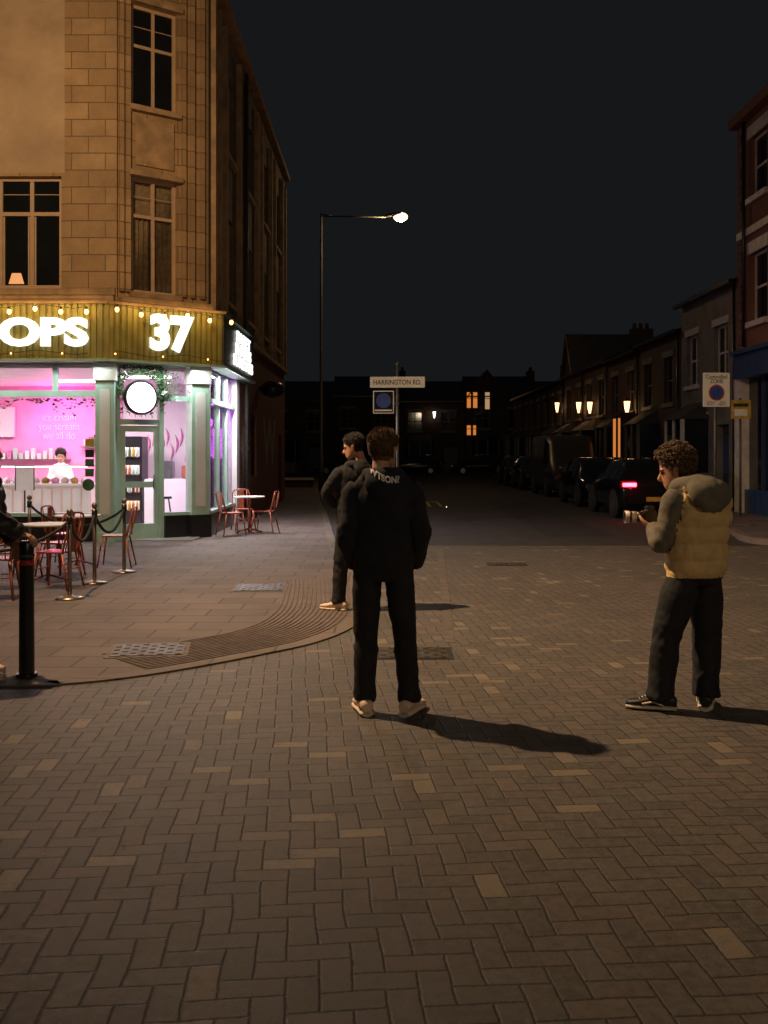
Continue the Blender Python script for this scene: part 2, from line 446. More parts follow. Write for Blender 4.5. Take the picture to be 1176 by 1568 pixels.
# ------------------------------------------------------------------ corner shop
S = root('corner_shop_building', (-8, 22, 0))
TOP = 10.9
A = Frame(S, (-16, 18.3, 0), 0)
LA = 11.1
ax = lambda X: X+16
A.box('stall_riser', 'blackp', 0, ax(-5.3), .0, .12, 0, .46)
A.box('sill_mint', 'mint', 0, ax(-5.3), -.05, .12, .462, .53)
A.box('glass', 'glass', 0, ax(-5.3), .05, .06, .53, 3.24)
for X in (-15, -12.4, -9.8, -7.35): A.box('mullion_mint', 'mint', ax(X)-.04, ax(X)+.04, .0, .1, .53, 2.66)
for X in (-15, -13.2, -11.4, -9.6, -7.8, -6.05): A.box('mullion_mint', 'mint', ax(X)-.045, ax(X)+.045, .0, .1, 2.78, 3.24)
A.box('transom_mint', 'mint', 0, ax(-5.3), -.02, .12, 2.66, 2.78)
A.box('pilaster', 'mint', ax(-5.28), ax(-4.93), -.1, .18, .18, 2.95)
A.box('pilaster_panel', 'whitewall', ax(-5.2), ax(-5.01), -.108, -.099, .5, 2.8, .004)
A.box('capital', 'whitewall', ax(-5.31), ax(-4.9), -.14, .2, 2.95, 3.29, .01)
A.box('pilaster_base', 'mint', ax(-5.31), ax(-4.9), -.13, .2, 0, .18, .008)
winA = [(ax(-9.4), ax(-5.93), 4.66, 6.72), (ax(-14.5), ax(-11), 4.66, 6.72)]
A.wall('stone_wall', 'stone', 0, ax(-5.86), 4.4, 6.78, 0, .35, winA)
A.wall('cream_wall', 'render', 0, ax(-5.86), 6.78, TOP, .02, .35)
A.box('pier', 'stone', ax(-5.858), LA, -.04, .35, 4.4, TOP)
for o in winA:
    w_ = (o[1]-o[0]); n_ = 6
    A.window(o[0], o[1], o[2], o[3], .14, 'winframe', 'darkglass', [o[0]+w_*k/n_ for k in range(1, n_)], [6.05], .07)
    for k in range(n_):
        A.box('leaded_bar', 'winframe', o[0]+w_*k/n_+.05, o[0]+w_*(k+1)/n_-.05, .118, .13, 6.4, 6.415)
        A.box('casement_frame', 'winframe', o[0]+w_*k/n_+.045, o[0]+w_*k/n_+.075, .112, .134, 4.73, 6.0); A.box('casement_frame', 'winframe', o[0]+w_*(k+1)/n_-.075, o[0]+w_*(k+1)/n_-.045, .112, .134, 4.73, 6.0)
A.box('sill', 'stonep', 0, LA-.02, -.12, .0-.001, 4.52, 4.64)
A.box('cornice', 'stonep', 0, LA-.02, -.2, -.001, 4.38, 4.5, .01)
A.poly('lit_lamp_shade', 'warmwin', [(ax(-6.95), .13, 4.76), (ax(-6.66), .13, 4.76), (ax(-6.72), .13, 4.96), (ax(-6.89), .13, 4.96)], [(0, 1, 2, 3)])
A.done()
B = Frame(S, (-4.9, 18.3, 0), math.atan2(1.1, 1.5)); LB = 1.86
B.box('door_frame', 'mint', .03, .1, .1, .18, 0, 3.24); B.box('door_frame', 'mint', .86, .95, .08, .2, 0, 3.24)
B.box('door_head', 'mint', .1, .86, .1, .18, 2.16, 2.26)
for x0, x1 in ((.11, .2), (.77, .85)): B.box('door_leaf', 'mint', x0, x1, .12, .165, .02, 2.14)
B.box('door_leaf', 'mint', .2, .77, .121, .164, .02, .3); B.box('door_leaf', 'mint', .2, .77, .121, .164, .98, 1.09); B.box('door_leaf', 'mint', .2, .77, .121, .164, 2.03, 2.14)
B.box('door_glass', 'glass', .2, .77, .14, .146, .3, 2.03)
B.tube('door_handle', 'chrome', [(.73, .06, .95), (.73, .06, 1.25)], .012)
B.box('transom_glass', 'glass', .1, .86, .14, .146, 2.26, 3.24)
B.box('side_panel_riser', 'blackp', .95, 1.45, .02, .18, 0, .44)
B.box('side_panel_sill', 'mint', .95, 1.45, .0, .18, .442, .5)
B.box('side_glass', 'glass', .95, 1.45, .1, .106, .5, 3.24)
B.box('side_transom', 'mint', .95, 1.45, .05, .15, 2.62, 2.72)
B.box('pilaster', 'mint', 1.45, 1.82, -.08, .2, .44, 2.95)
B.box('pilaster_panel', 'whitewall', 1.53, 1.74, -.088, -.079, .6, 2.8, .004)
B.box('pilaster_base', 'blackp', 1.43, 1.86, -.1, .2, 0, .438, .008)
B.box('capital', 'whitewall', 1.42, 1.85, -.12, .22, 2.95, 3.29, .01)
winB = [(.29, 1.19, 4.62, 6.78), (.29, 1.19, 8.1, 10.0)]
B.wall('stone_wall', 'stone', 0.0, LB, 4.4, TOP, .03, .35, winB)
for o in winB:
    lo = o[2] < 5; tz = 6.07 if lo else 9.25
    B.box('blind', 'curtain' if lo else 'darkglass', o[0]+.03, o[1]-.03, .2, .215, o[2], o[3])
    if lo:
        for q in range(9): B.tube('curtain_fold', 'curtain', [(o[0]+.08+q*.094, .19, o[2]), (o[0]+.08+q*.094, .19, tz)], .02, 8)
        B.box('dark_gap', 'blackp', .68, .74, .155, .165, o[2], tz)
    B.window(o[0], o[1], o[2], o[3], .14, 'winframe', 'glass' if lo else 'darkglass', [(o[0]+o[1])/2], [tz], .06)
    B.box('leaded_bar', 'winframe', o[0]+.06, o[1]-.06, .118, .13, tz+.35, tz+.365)
    B.box('sill', 'stonep', o[0]-.06, o[1]+.06, -.07, .12, o[2]-.1, o[2]-.002)
    B.box('hood_mould', 'stonep', o[0]-.08, o[1]+.08, -.09, .028, o[3]+.002, o[3]+.1)
B.box('apron_panel', 'stonep', .36, 1.12, -.0, .028, 7.0, 7.9)
for x0 in (0.03, .16, 1.27, 1.45, 1.66):
    B.box('pier_rib', 'stone', x0, x0+.09, -.03, .028, 4.62, TOP)
B.box('cornice', 'stonep', 0, LB, -.18, .028, 4.38, 4.5, .01)
tube_bm(B.bm('round_sign_rim', 'blackp'), [(.42, -.02, 2.66), (.42, -.1, 2.66)], [.325, .325], 40)
tube_bm(B.bm('round_sign_disc', 'disc'), [(.42, -.1, 2.66), (.42, -.115, 2.66)], [.285, .285], 40)
B.done()
C = Frame(S, (-3.4, 19.4, 0), R(90)); LC = 14.6
cy = lambda Y: Y-19.4
C.box('corner_post', 'mint', .0, .12, .0, .15, .44, 3.25)
C.box('stall_riser', 'blackp', 0.0, cy(22.6), .0, .14, 0, .44)
C.box('sill_mint', 'mint', .12, cy(22.6), -.03, .14, .442, .5)
C.box('glass', 'glass', .12, cy(22.6), .05, .056, .5, 3.24)
for y in (20.6, 21.6): C.box('mullion_mint', 'mint', cy(y)-.04, cy(y)+.04, 0, .1, .5, 3.24)
C.box('transom_mint', 'mint', .12, cy(22.6), -.02, .12, 2.6, 2.7)
C.box('pilaster', 'whitewall', cy(22.6), cy(23.0), -.06, .25, 0, 3.28)
door = (cy(32.0), cy(33.0), 0, 2.2)
C.wall('brick_wall', 'redbrick', cy(23.0), LC, 0, 4.4, 0, .3, [door, (cy(25.4), cy(26.6), 1.0, 2.6)])
C.box('side_door', 'blackp', door[0], door[1], .15, .2, 0, 2.2)
C.window(cy(25.4), cy(26.6), 1.0, 2.6, .12, 'blackp', 'darkglass', [cy(26)], [2.0])
wc = []
for a in (21.4, 24.6, 27.8, 31.0):
    wc += [(cy(a), cy(a)+1.3, 4.9, 6.8), (cy(a), cy(a)+1.3, 8.1, 9.9)]
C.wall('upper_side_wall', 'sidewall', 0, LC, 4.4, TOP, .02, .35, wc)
for o in wc:
    C.window(o[0], o[1], o[2], o[3], .16, 'winframe', 'darkglass', [(o[0]+o[1])/2], [o[3]-.6], .06)
    C.box('sill', 'stonep', o[0]-.06, o[1]+.06, -.08, .15, o[2]-.1, o[2]-.002)
for a in (.15, .75, 1.5, 3.6, 4.6, 6.8, 7.8, 10.0, 11.0, 13.2, 14.2):
    C.box('pilaster_rib', 'stonep', a, a+.22, -.1, .018, 4.42, TOP-.3)
C.box('string_course', 'stonep', 0, LC, -.14, .016, 4.3, 4.41)
C.box('coping', 'stonep', -.05, LC+.1, -.18, .5, TOP, TOP+.16)
C.tube('drainpipe', 'steel', [(cy(23.6), -.14, .1), (cy(23.6), -.14, TOP-.3)], .05)
C.text('mural_letter', 'mural', 'W', cy(27.8), cy(31.2), 1.25, 2.65, -.008, .004, .03)
for k in range(9):
    t = (k-4)/4; C.tube('mural_leaf', 'mural', [(cy(24.3), -.006, .9), (cy(24.3)+t*.5, -.008, 1.6), (cy(24.3)+t*.95, -.006, 2.4-.6*abs(t))], [(.004, .02), (.004, .06), (.004, .01)], 8, side=(0, 1, 0), sub=4)
C.box('dome_canopy_arm', 'blackp', cy(27.0), cy(27.1), -.5, 0, 3.35, 3.42)
C.ball('dome_canopy', 'blackp', (cy(27), -.38, 3.35), .42, 1, .8, .55, 16)
C.done()
K = Frame(S)
K.prism('roof_slab', 'slate', [(-16, 18.7), (-5.1, 18.7), (-3.8, 19.7), (-3.8, 34), (-16, 34)], TOP-.3, TOP-.05)
K.prism('upper_floor', 'whitewall', [(-16, 18.36), (-5.0, 18.36), (-3.5, 19.5), (-3.5, 33.9), (-16, 33.9)], 3.26, 4.38)
K.prism('upper_core', 'darkbrick', [(-16, 18.7), (-5.1, 18.7), (-3.8, 19.75), (-3.8, 34), (-16, 34)], 4.4, TOP-.31)
K.box('coping', 'stonep', -16, -4.95, 18.2, 18.7, TOP, TOP+.16)
K.box('rear_wall', 'redbrick', -16, -3.42, 34, 34.3, 0, TOP)
K.done()
for nm, o, an, L, m in (('a', (-16, 18.0), 0, 11.0, 'fascia'), ('b', (-5.0, 18.0), math.atan2(1.4, 1.88), 2.344, 'fascia'), ('c', (-3.12, 19.4), R(90), 4.6, 'fasciag')):
    f = Frame(S, (o[0], o[1], 0), an)
    f.box('fascia_board', m, 0, L, .02, .2, 3.34, 4.33)
    f.box('fascia_top_trim', 'stonep' if nm != 'c' else 'fasciag', 0, L+.02, -.06, .3, 4.33, 4.38)
    f.box('fascia_bottom_trim', 'mint', 0, L+.01, -.03, .3, 3.29, 3.34)
    if nm != 'c':
        x = .03
        while x < L-.02:
            f.box('slat', m, x, x+.075, -.015, .019, 3.34, 4.33, .004); x += .115
    if nm == 'a':
        f.text('sign_letters', 'letter', 'OPS', ax(-6.95), ax(-5.33), 3.55, 4.08, -.05, .05, .05)
        f.text('sign_letters', 'letter', 'SCO', ax(-8.72), ax(-7.1), 3.55, 4.08, -.05, .05, .05)
    if nm == 'b':
        f.text('sign_letters', 'letter', '37', .8, 1.68, 3.52, 4.22, -.05, .05, .05)
    if nm == 'c':
        f.text('sign_letters', 'letter', 'SWEET\nSHAKES\nSUNDAES', 1.1, 4.1, 3.45, 4.22, -.02, .02, .03)
    if nm in 'ab':
        n_ = int(L/.46)
        for row, zz, yy in ((0, 4.24, -.2), (1, 3.42, -.12)):
            pts = []
            for k in range(n_*4+1):
                t = k/4; sag = (.5-abs((t % 3)/3-.5))*-.16
                pts.append((t*.46+.1, yy, zz+sag+.06))
            f.tube('bulb_wire', 'rope', pts, .006, 5)
            if row == 0:
                for k in range(n_+1):
                    sag = (.5-abs((k % 3)/3-.5))*-.16
                    f.box('bulb_cap', 'blackp', k*.46+.085, k*.46+.115, yy-.015, yy+.015, zz+sag+.01, zz+sag+.06)
                    f.ball('bulb_or_reflection', 'bulb_or_reflection', (k*.46+.1, yy, zz+sag-.03), .04, 1, 1, 1.2, seg=8)
            else:
                for k in range(0, n_+1, 2): f.ball('bulb_or_reflection', 'bulb_or_reflection', (k*.46+.1, yy, zz-.0), .016, seg=8)  # lower row: tiny glowing balls stand in for orange reflections
        c_, s_ = math.cos(an), math.sin(an)
        for k in range(max(1, round(L/2.2))):
            mx_ = L/max(1, round(L/2.2))*(k+.5)
            q = f.M @ Vector((mx_, -.26, 4.3))
            light(S, 'string_bulb_light', 'AREA', q, 5.5, (1, .6, .2), 2.0, rot=(R(38), 0, an), size_y=.04)
    f.done()
K = Frame(S)
K.prism('soffit', 'whitewall', [(-16, 18.06), (-5.05, 18.06), (-3.2, 19.45), (-3.2, 24.0), (-3.39, 24.0), (-3.39, 19.42), (-4.9, 18.29), (-16, 18.29)], 3.3, 3.325)
K.box('shop_floor', 'floorm', -13, -3.55, 18.45, 25.0, 0, .02)
K.prism('shop_ceiling', 'whitewall', [(-13, 18.4), (-5.0, 18.4), (-3.55, 19.5), (-3.55, 25), (-13, 25)], 3.2, 3.25)
K.box('shop_back_wall', 'whitewall', -6.2, -3.5, 23.6, 23.7, .02, 3.2)
K.box('shop_back_wall_pink', 'pinkwall', -13, -6.2, 23.55, 23.65, .02, 3.2)
K.box('shop_left_wall', 'pinkwall', -13.1, -13, 18.5, 23.6, .02, 3.2)
K.box('serving_counter', 'counter', -9.2, -6.0, 20.4, 21.0, .02, .95)
for a in range(16): K.box('counter_panel', 'whitewall', -9.18+a*.2, -9.02+a*.2, 20.385, 20.399, .1, .9, .004)
K.box('counter_top', 'whitewall', -9.25, -5.95, 20.35, 21.05, .95, 1.0, .01)
K.box('display_case_glass', 'glass', -7.9, -6.05, 20.4, 20.41, 1.0, 1.36); K.box('display_case_top', 'chrome', -7.9, -6.05, 20.4, 20.9, 1.36, 1.375)
K.box('display_case_light', 'panel', -7.85, -6.1, 20.44, 20.48, 1.33, 1.358)
for a in range(9): K.ball('ice_cream_tub', random.choice(['flower', 'counter', 'yellow', 'shirt', 'mint']), (-7.8+a*.2, 20.6, 1.05), .08, seg=10)
K.box('shelf', 'chrome', -9.5, -7.4, 23.3, 23.55, 1.45, 1.48)
for a in range(14): K.box('jar', random.choice(['flower', 'whitewall', 'yellow', 'mint', 'counter']), -9.4+a*.14, -9.31+a*.14, 23.35, 23.45, 1.485, 1.62+.06*(a % 3))
K.box('shelf', 'chrome', -7.1, -6.2, 23.3, 23.55, 1.75, 1.78)
for a in range(7): K.box('jar', random.choice(['yellow', 'red', 'leaf', 'counter']), -7.05+a*.12, -6.97+a*.12, 23.35, 23.45, 1.785, 1.95+.05*(a % 3))
K.box('drinks_fridge', 'blackp', -6.05, -5.45, 22.4, 23.0, .02, 2.0, .01)
for a in range(4):
    K.box('fridge_shelf_glow', 'warmwin2', -6.0, -5.5, 22.38, 22.395, .35+a*.4, .55+a*.4)
    for q in range(6): K.tube('bottle', random.choice(['red', 'leaf', 'mint', 'yellow', 'blackp']), [(-5.97+q*.085, 22.36, .33+a*.4), (-5.97+q*.085, 22.36, .48+a*.4), (-5.97+q*.085, 22.36, .56+a*.4)], [.03, .03, .012], 8)
K.box('side_counter', 'whitewall', -5.3, -4.2, 22.0, 22.5, .02, 1.05, .01)
K.box('machine', 'alloy', -5.1, -4.7, 22.1, 22.4, 1.06, 1.45, .02); K.box('machine', 'red', -4.5, -4.25, 22.1, 22.4, 1.06, 1.35, .02)
for k in range(14):
    x = -5.6+.11*k; K.tube('wall_flower_mural', 'flower', [(x, 23.59, 1.6+.2*math.sin(k*2.1)), (x+.05, 23.588, 1.85+.2*math.sin(k*2.1)), (x+.02*math.sin(k), 23.59, 2.05+.2*math.sin(k*2.1))], [.004, .03, .004], 6, sub=3)
K.text('neon_script', 'neonpink', 'ice cream\nyou scream\nwe all do', -8.15, -7.2, 1.95, 2.55, 23.5, .01, -.022)
K.box('menu_board', 'whitewall', -10.2, -8.7, 23.4, 23.5, 2.0, 2.7)
for a in range(6): K.box('menu_text', 'neonpink' if a == 0 else 'flower', -10.1, -9.0-(a % 3)*.2, 23.39, 23.4, 2.6-a*.1, 2.62-a*.1)
for sx in (-1, 1):
    for k in range(6):
        K.tube('neon_wings', 'neonpur', [(-3.95, 22.2+sx*.1, 1.75+k*.12), (-3.95, 22.2+sx*(.45-.03*k), 1.7+k*.16), (-3.95, 22.2+sx*(.6-.06*k), 1.55+k*.13)], .02, 6, sub=4)
K.box('side_partition', 'lilacwall', -4.15, -4.05, 20.9, 23.5, .02, 3.2)
K.box('neon_panel', 'neonpur', -4.03, -3.75, 23.4, 23.42, 1.5, 2.2)
for x, y in ((-11, 20.5), (-8.6, 20), (-6.6, 21.6), (-4.9, 20.4)): K.box('ceiling_light', 'panel', x-.5, x+.5, y-.25, y+.25, 3.17, 3.195)
for k in range(420):
    x = random.uniform(-12, -5.4); z = 2.64-abs(random.gauss(0, .08))*(1+.8*math.sin(x*4)); y = 18.5+random.uniform(0, .12)
    m = random.choice(['leaf', 'leaf', 'flower', 'flower', 'shirt'])
    r = random.uniform(.015, .035); K.ball('flower_garland', m, (x, y, z), r, 1, 1, .7, 5)
K.done()
Lf = Frame(S, (-4.9, 18.3, 0), math.atan2(1.1, 1.5))
for k in range(2200):
    a = random.uniform(0, 2*math.pi); rr = .3+abs(random.gauss(0, .2))
    x = .45+math.cos(a)*rr*1.15; z = 2.85+math.sin(a)*rr*.8
    if not (.03 < x < 1.42 and 2.3 < z < 3.26): continue
    if z < 2.6 and (x > .95 or random.random() < .6): continue
    y = random.uniform(-.05, .08); s_ = random.uniform(.02, .055); d = Vector((random.gauss(0, 1), random.gauss(0, .5), random.gauss(0, 1))).normalized(); u = d.orthogonal().normalized()*.4
    c = Vector((x, y, z)); b = Lf.bm('sign_foliage', 'leaf' if random.random() < .94 else 'shirt')
    b.faces.new([b.verts.new(c-d*s_), b.verts.new(c+u*s_), b.verts.new(c+d*s_), b.verts.new(c-u*s_)])
Lf.done()
for x, y, p in ((-11, 20.5, 90), (-8.6, 20.2, 105), (-6.6, 21.2, 105), (-4.9, 20.4, 85)):
    light(S, 'ceiling_lamp', 'AREA', (x, y, 3.15), p, (1, .88, .92), 1.0, size_y=.5)
light(S, 'purple_neon_lamp', 'POINT', (-3.85, 21.9, 2.3), 42, (.6, .12, 1), .1)
light(S, 'pink_neon_lamp', 'POINT', (-7.6, 22.9, 2.5), 60, (1, .1, .5), .1)
for x in (-12, -9.5, -7.2, -5.7): light(S, 'soffit_lamp', 'AREA', (x, 17.99, 3.26), 14, (.85, 1, .95), 1.3, rot=(R(-18), 0, 0), size_y=.1)
light(S, 'soffit_lamp', 'AREA', (-4.0, 18.62, 3.26), 38, (.88, 1, .96), 1.5, rot=(R(-14), 0, math.atan2(1.1, 1.5)), size_y=.1)
light(S, 'soffit_lamp', 'AREA', (-3.2, 21.0, 3.27), 190, (1, .88, .86), .12, rot=(0, R(-14), 0), size_y=2.4)

f = Frame(root('window_sticker', (-5.5, 18.2, 0)))
for z, m in ((1.75, 'yellow'), (1.55, 'signblack'), (1.38, 'leaf'), (1.2, 'leaf')): f.box('label', m, -5.46, -5.30, 18.19, 18.196, z, z+.14)
tube_bm(f.bm('badge', 'leaf'), [(-5.4, 18.19, 1.05), (-5.4, 18.18, 1.05)], [.11, .11], 20)
f.done()

# ------------------------------------------------------------------ furniture
def chair(x, y, a, name='cafe_chair'):
    r = root(name, (x, y, 0)); f = Frame(r, (x, y, 0), R(a))
    f.box('seat', 'red', -.18, .18, -.18, .18, .44, .46, .008)
    for sx in (-1, 1):
        for sy in (-1, 1):
            f.tube('leg', 'red', [(sx*.165, sy*.165, .44), (sx*.215, sy*(.22 if sy > 0 else .25), .008)], [(.022, .014), (.014, .01)], 6)
    f.tube('backrest_hoop', 'red', [(-.17, -.17, .45), (-.19, -.22, .62), (-.17, -.26, .8), (-.1, -.27, .85), (.1, -.27, .85), (.17, -.26, .8), (.19, -.22, .62), (.17, -.17, .45)], .013, 8, sub=4)
    f.box('back_splat', 'red', -.055, .055, -.225, -.215, .46, .84)
    for vx in (-.12, .12): f.tube('back_rail', 'red', [(vx, -.18, .46), (vx*1.05, -.265, .84)], .007, 6)
    for a0, b0 in (((-.19, .19), (.19, .19)), ((-.19, -.2), (.19, -.2))): f.tube('brace', 'red', [(a0[0], a0[1], .25), (b0[0], b0[1], .25)], .007, 6)
    f.done()
def table(x, y, name='cafe_table'):
    r = root(name, (x, y, 0)); f = Frame(r, (x, y, 0))
    f.tube('top', 'whitewall', [(0, 0, .72), (0, 0, .745)], [.32, .32], 28)
    f.tube('stem', 'red', [(0, 0, .02), (0, 0, .72)], .025)
    for k in range(4):
        a = k*math.pi/2+.4; f.tube('foot', 'red', [(0, 0, .1), (.28*math.cos(a), .28*math.sin(a), .012)], .014, 6)
    f.done()
chair(-3.0, 19.6, -60); chair(-2.42, 20.15, 80); table(-2.75, 20.3); chair(-2.95, 20.9, 200)
chair(-4.55, 11.9, -70); chair(-3.95, 12.0, 80); chair(-3.85, 14.3, 95); chair(-4.3, 13.2, 60); table(-4.25, 12.6); chair(-4.75, 12.9, -110); chair(-4.7, 14.6, -100); table(-4.4, 14.3); chair(-4.35, 11.2, 10)
def post(x, y):
    r = root('barrier_post', (x, y, 0)); f = Frame(r, (x, y, 0))
    f.tube('base', 'chrome', [(0, 0, .007), (0, 0, .02), (0, 0, .035), (0, 0, .05)], [.16, .16, .08, .03], 24)
    f.tube('pole', 'chrome', [(0, 0, .04), (0, 0, .95)], .024, 12); f.tube('collar', 'blackp', [(0, 0, .84), (0, 0, .93)], .036, 12)
    f.ball('finial', 'chrome', (0, 0, .98), .038); f.done()
P3 = [(-3.55, 13.6), (-3.62, 12.45), (-3.52, 11.15)]
for x, y in P3: post(x, y)
r = root('barrier_rope'); f = Frame(r)
for (a, b) in ((P3[0], P3[1]), (P3[1], P3[2]), (P3[2], (-4.6, 9.9)), (P3[0], (-5.2, 14.6))):
    f.tube('rope', 'rope', [(a[0]+(b[0]-a[0])*t, a[1]+(b[1]-a[1])*t, .88-.28*math.sin(math.pi*t)**.8) for t in [k/12 for k in range(13)]], .018, 8)
f.done(); post(-4.6, 9.9); post(-5.2, 14.6)
r = root('bollard', (-2.62, 7.3, 0)); f = Frame(r, (-2.62, 7.3, 0))
f.tube('shaft', 'blackp', [(0, 0, 0), (0, 0, .03), (0, 0, .9), (0, 0, .985), (0, 0, 1.0)], [.062, .056, .052, .052, .04], 24)
f.tube('band', 'signred', [(0, 0, .82), (0, 0, .86)], .0535, 24); f.tube('band', 'steel', [(0, 0, .88), (0, 0, .9)], .056, 24); f.tube('base_ring', 'blackp', [(0, 0, 0), (0, 0, .03)], [.08, .075], 24); f.done()
r = root('bar_stool', (-4.3, 19.4, 0)); f = Frame(r, (-4.3, 19.4, 0))
f.tube('seat', 'blackp', [(0, 0, .74), (0, 0, .78)], [.17, .16], 20)
for k in range(4):
    a = k*math.pi/2+.3; f.tube('leg', 'blackp', [(.1*math.cos(a), .1*math.sin(a), .74), (.2*math.cos(a), .2*math.sin(a), .03)], .015, 6)
f.tube('ring', 'blackp', [(.16*math.cos(k*.628), .16*math.sin(k*.628), .3) for k in range(10)], .01, 6, close=True); f.done()
r = root('price_board', (-7.0, 19.5, 0)); f = Frame(r, (-7.0, 19.4, 0), R(20))
f.box('panel', 'signwhite', -.16, .16, -.01, .01, .9, 1.35); f.tube('stand', 'blackp', [(-.17, .0, .9), (-.17, 0, 1.37), (.17, 0, 1.37), (.17, 0, .9)], .012, 6)
f.box('leg', 'blackp', -.015, .015, .0, .03, .02, .95); f.box('base', 'blackp', -.15, .15, -.1, .12, .02, .04); f.done()

# ------------------------------------------------------------------ street lamps and an added fill lamp
def lamp(x, y, h, arm, power, colr, name='street_or_fill_lamp', ang=0, beams=(), size=.1, lr=.15):
    r = root(name, (x, y, 0)); f = Frame(r, (x, y, 0), R(ang))
    f.tube('column', 'steel', [(0, 0, 0), (0, 0, 1.4), (0, 0, 1.45), (0, 0, h-.1), (0, 0, h+.1)], [.12, .12, .075, .05, .045], 12)
    f.tube('arm', 'steel', [(0, 0, h), (arm-.6, 0, h-.05)], .03, 8); f.tube('arm_brace', 'steel', [(0, 0, h+.08), (.5, 0, h+.02)], .02, 6)
    f.tube('head', 'steel', [(arm-.65, 0, h), (arm-.4, 0, h+.04), (arm, 0, h+.06), (arm+.2, 0, h+.02)], [(.06, .05), (.14, .08), (.16, .09), (.06, .04)], 12, side=(0, 1, 0), sub=3)
    f.ball('lens', 'lampem', (arm, 0, h-.04), lr, 1.3, .8, .8, 14)
    f.done()
    c, s_ = math.cos(R(ang)), math.sin(R(ang)); L = Vector((x+arm*c, y+arm*s_, h-.3))
    light(r, 'lamp_light', 'POINT', L, power, colr, size)
    for aim, sp, an in beams:
        q = (Vector(aim)-L).to_track_quat('-Z', 'Y').to_euler()
        light(r, 'lamp_beam', 'SPOT', L, sp, colr, size, rot=q, spot=an)
lamp(-2.65, 42, 11.6, 3.35, 380, (1, .62, .28), lr=.24)
lamp(-5.6, 9.2, 9.6, .75, 380, (1, .64, .35), ang=20, beams=(((4.6, 11.5, 0), 6500, 105), ((-8, 20, 4.0), 1250, 105)))
lamp(6.5, -5.5, 8, 1, 640, (1, .76, .5), ang=140, size=.4)  # unseen fill lamp, added behind the camera to brighten the figures' backs

# ------------------------------------------------------------------ signs
r = root('street_name_sign', (.25, 20, 0)); f = Frame(r, (.25, 20, 0), R(-3))
f.tube('post', 'steel', [(0.02, .05, 0), (.02, .05, 3.42)], .03, 12); f.ball('cap', 'steel', (.02, .05, 3.42), .035)
f.box('plate', 'signwhite', -.53, .57, -.01, .01, 2.94, 3.16, .004); f.box('back', 'steel', -.5, .54, .011, .03, 2.97, 3.13)
f.text('lettering', 'signblack', 'HARRINGTON RD.', -.46, .5, 3.0, 3.1, -.012, .003, .01)
f.box('zone_plate', 'signwhite', -.47, -.05, -.006, .006, 2.42, 2.88, .004); f.box('zone_panel', 'cargrey', -.45, -.07, -.008, -.006, 2.44, 2.86)
tube_bm(f.bm('roundel', 'signblue'), [(-.26, -.008, 2.68), (-.26, -.014, 2.68)], [.15, .15], 28)
f.box('zone_text', 'signwhite', -.43, -.09, -.012, -.008, 2.47, 2.5); f.box('bracket', 'steel', -.06, .05, 0, .05, 2.6, 2.64)
f.done()
r = root('parking_zone_sign', (7.0, 21, 0)); f = Frame(r, (7.0, 21, 0), R(4))
f.tube('post', 'steel', [(0, .04, .1), (0, .04, 3.35)], .03, 10)
f.box('plate', 'signwhite', -.28, .3, -.01, .01, 2.6, 3.32, .004)
f.text('lettering', 'signblack', 'Controlled\nZONE', -.22, .24, 3.1, 3.28, -.012, .003, .0)
tube_bm(f.bm('roundel_border', 'signred'), [(.01, -.011, 2.9), (.01, -.014, 2.9)], [.17, .17], 28); tube_bm(f.bm('roundel', 'signblue'), [(.01, -.014, 2.9), (.01, -.018, 2.9)], [.14, .14], 28)
f.text('small_lettering', 'signblack', 'Mon - Sat\n8am - 6pm', -.2, .22, 2.63, 2.72, -.012, .003, .0)
f.done()
r = root('parking_notice_sign', (8.6, 24, 0)); f = Frame(r, (8.6, 24, 0), R(-6))
f.tube('post', 'steel', [(0, .04, .1), (0, .04, 2.95)], .03, 10); f.box('plate', 'yellow', -.23, .24, -.01, .01, 2.45, 2.9, .004)
f.box('text_block', 'signblack', -.17, .17, -.014, -.011, 2.74, 2.82); f.box('text_block', 'signwhite', -.15, .15, -.014, -.011, 2.52, 2.68); f.done()

# ------------------------------------------------------------------ right-hand terrace
rx = lambda Y: 74-Y
RB = root('brick_shop_building', (12, 20, 0)); f = Frame(RB, (9.2, 74, 0), R(-90))
ops = []
for a in (12.2, 15.4, 18.6, 21.0, 23.9):
    ops += [(rx(a+1.1), rx(a), 4.9, 6.6), (rx(a+1.1), rx(a), 8.0, 9.5)]
f.wall('brick_wall', 'redbrick', rx(25.8), rx(10), 4.3, 10.0, 0, .3, ops)
for o in ops:
    f.window(o[0], o[1], o[2], o[3], .15, 'whitepaint', 'darkglass', [], [(o[2]+o[3])/2], .06)
    f.box('sill', 'whitepaint', o[0]-.1, o[1]+.1, -.1, .14, o[2]-.14, o[2]-.002); f.box('lintel', 'whitepaint', o[0]-.12, o[1]+.12, -.05, -.002, o[3]+.002, o[3]+.3)
for k in range(26): f.box('quoin', 'redbrick', rx(25.8), rx(25.8)+(.35 if k % 2 else .22), -.04, -.001, 4.4+k*.215, 4.4+k*.215+.2)
f.box('string_course', 'whitepaint', rx(25.8), rx(10), -.07, -.002, 7.1, 7.28); f.box('cornice', 'redbrick', rx(25.9), rx(10), -.25, .3, 10.0, 10.25)
f.box('shop_fascia', 'blue', rx(25.5), rx(10), -.25, .3, 3.5, 4.1); f.box('fascia_cornice', 'blue', rx(25.5), rx(10), -.35, .3, 4.1, 4.2)
f.box('shop_pilaster', 'whitepaint', rx(25.8), rx(25.35), -.12, .3, .1, 3.9); f.box('shop_pilaster', 'whitepaint', rx(23.3), rx(22.95), -.12, .3, .1, 3.49)
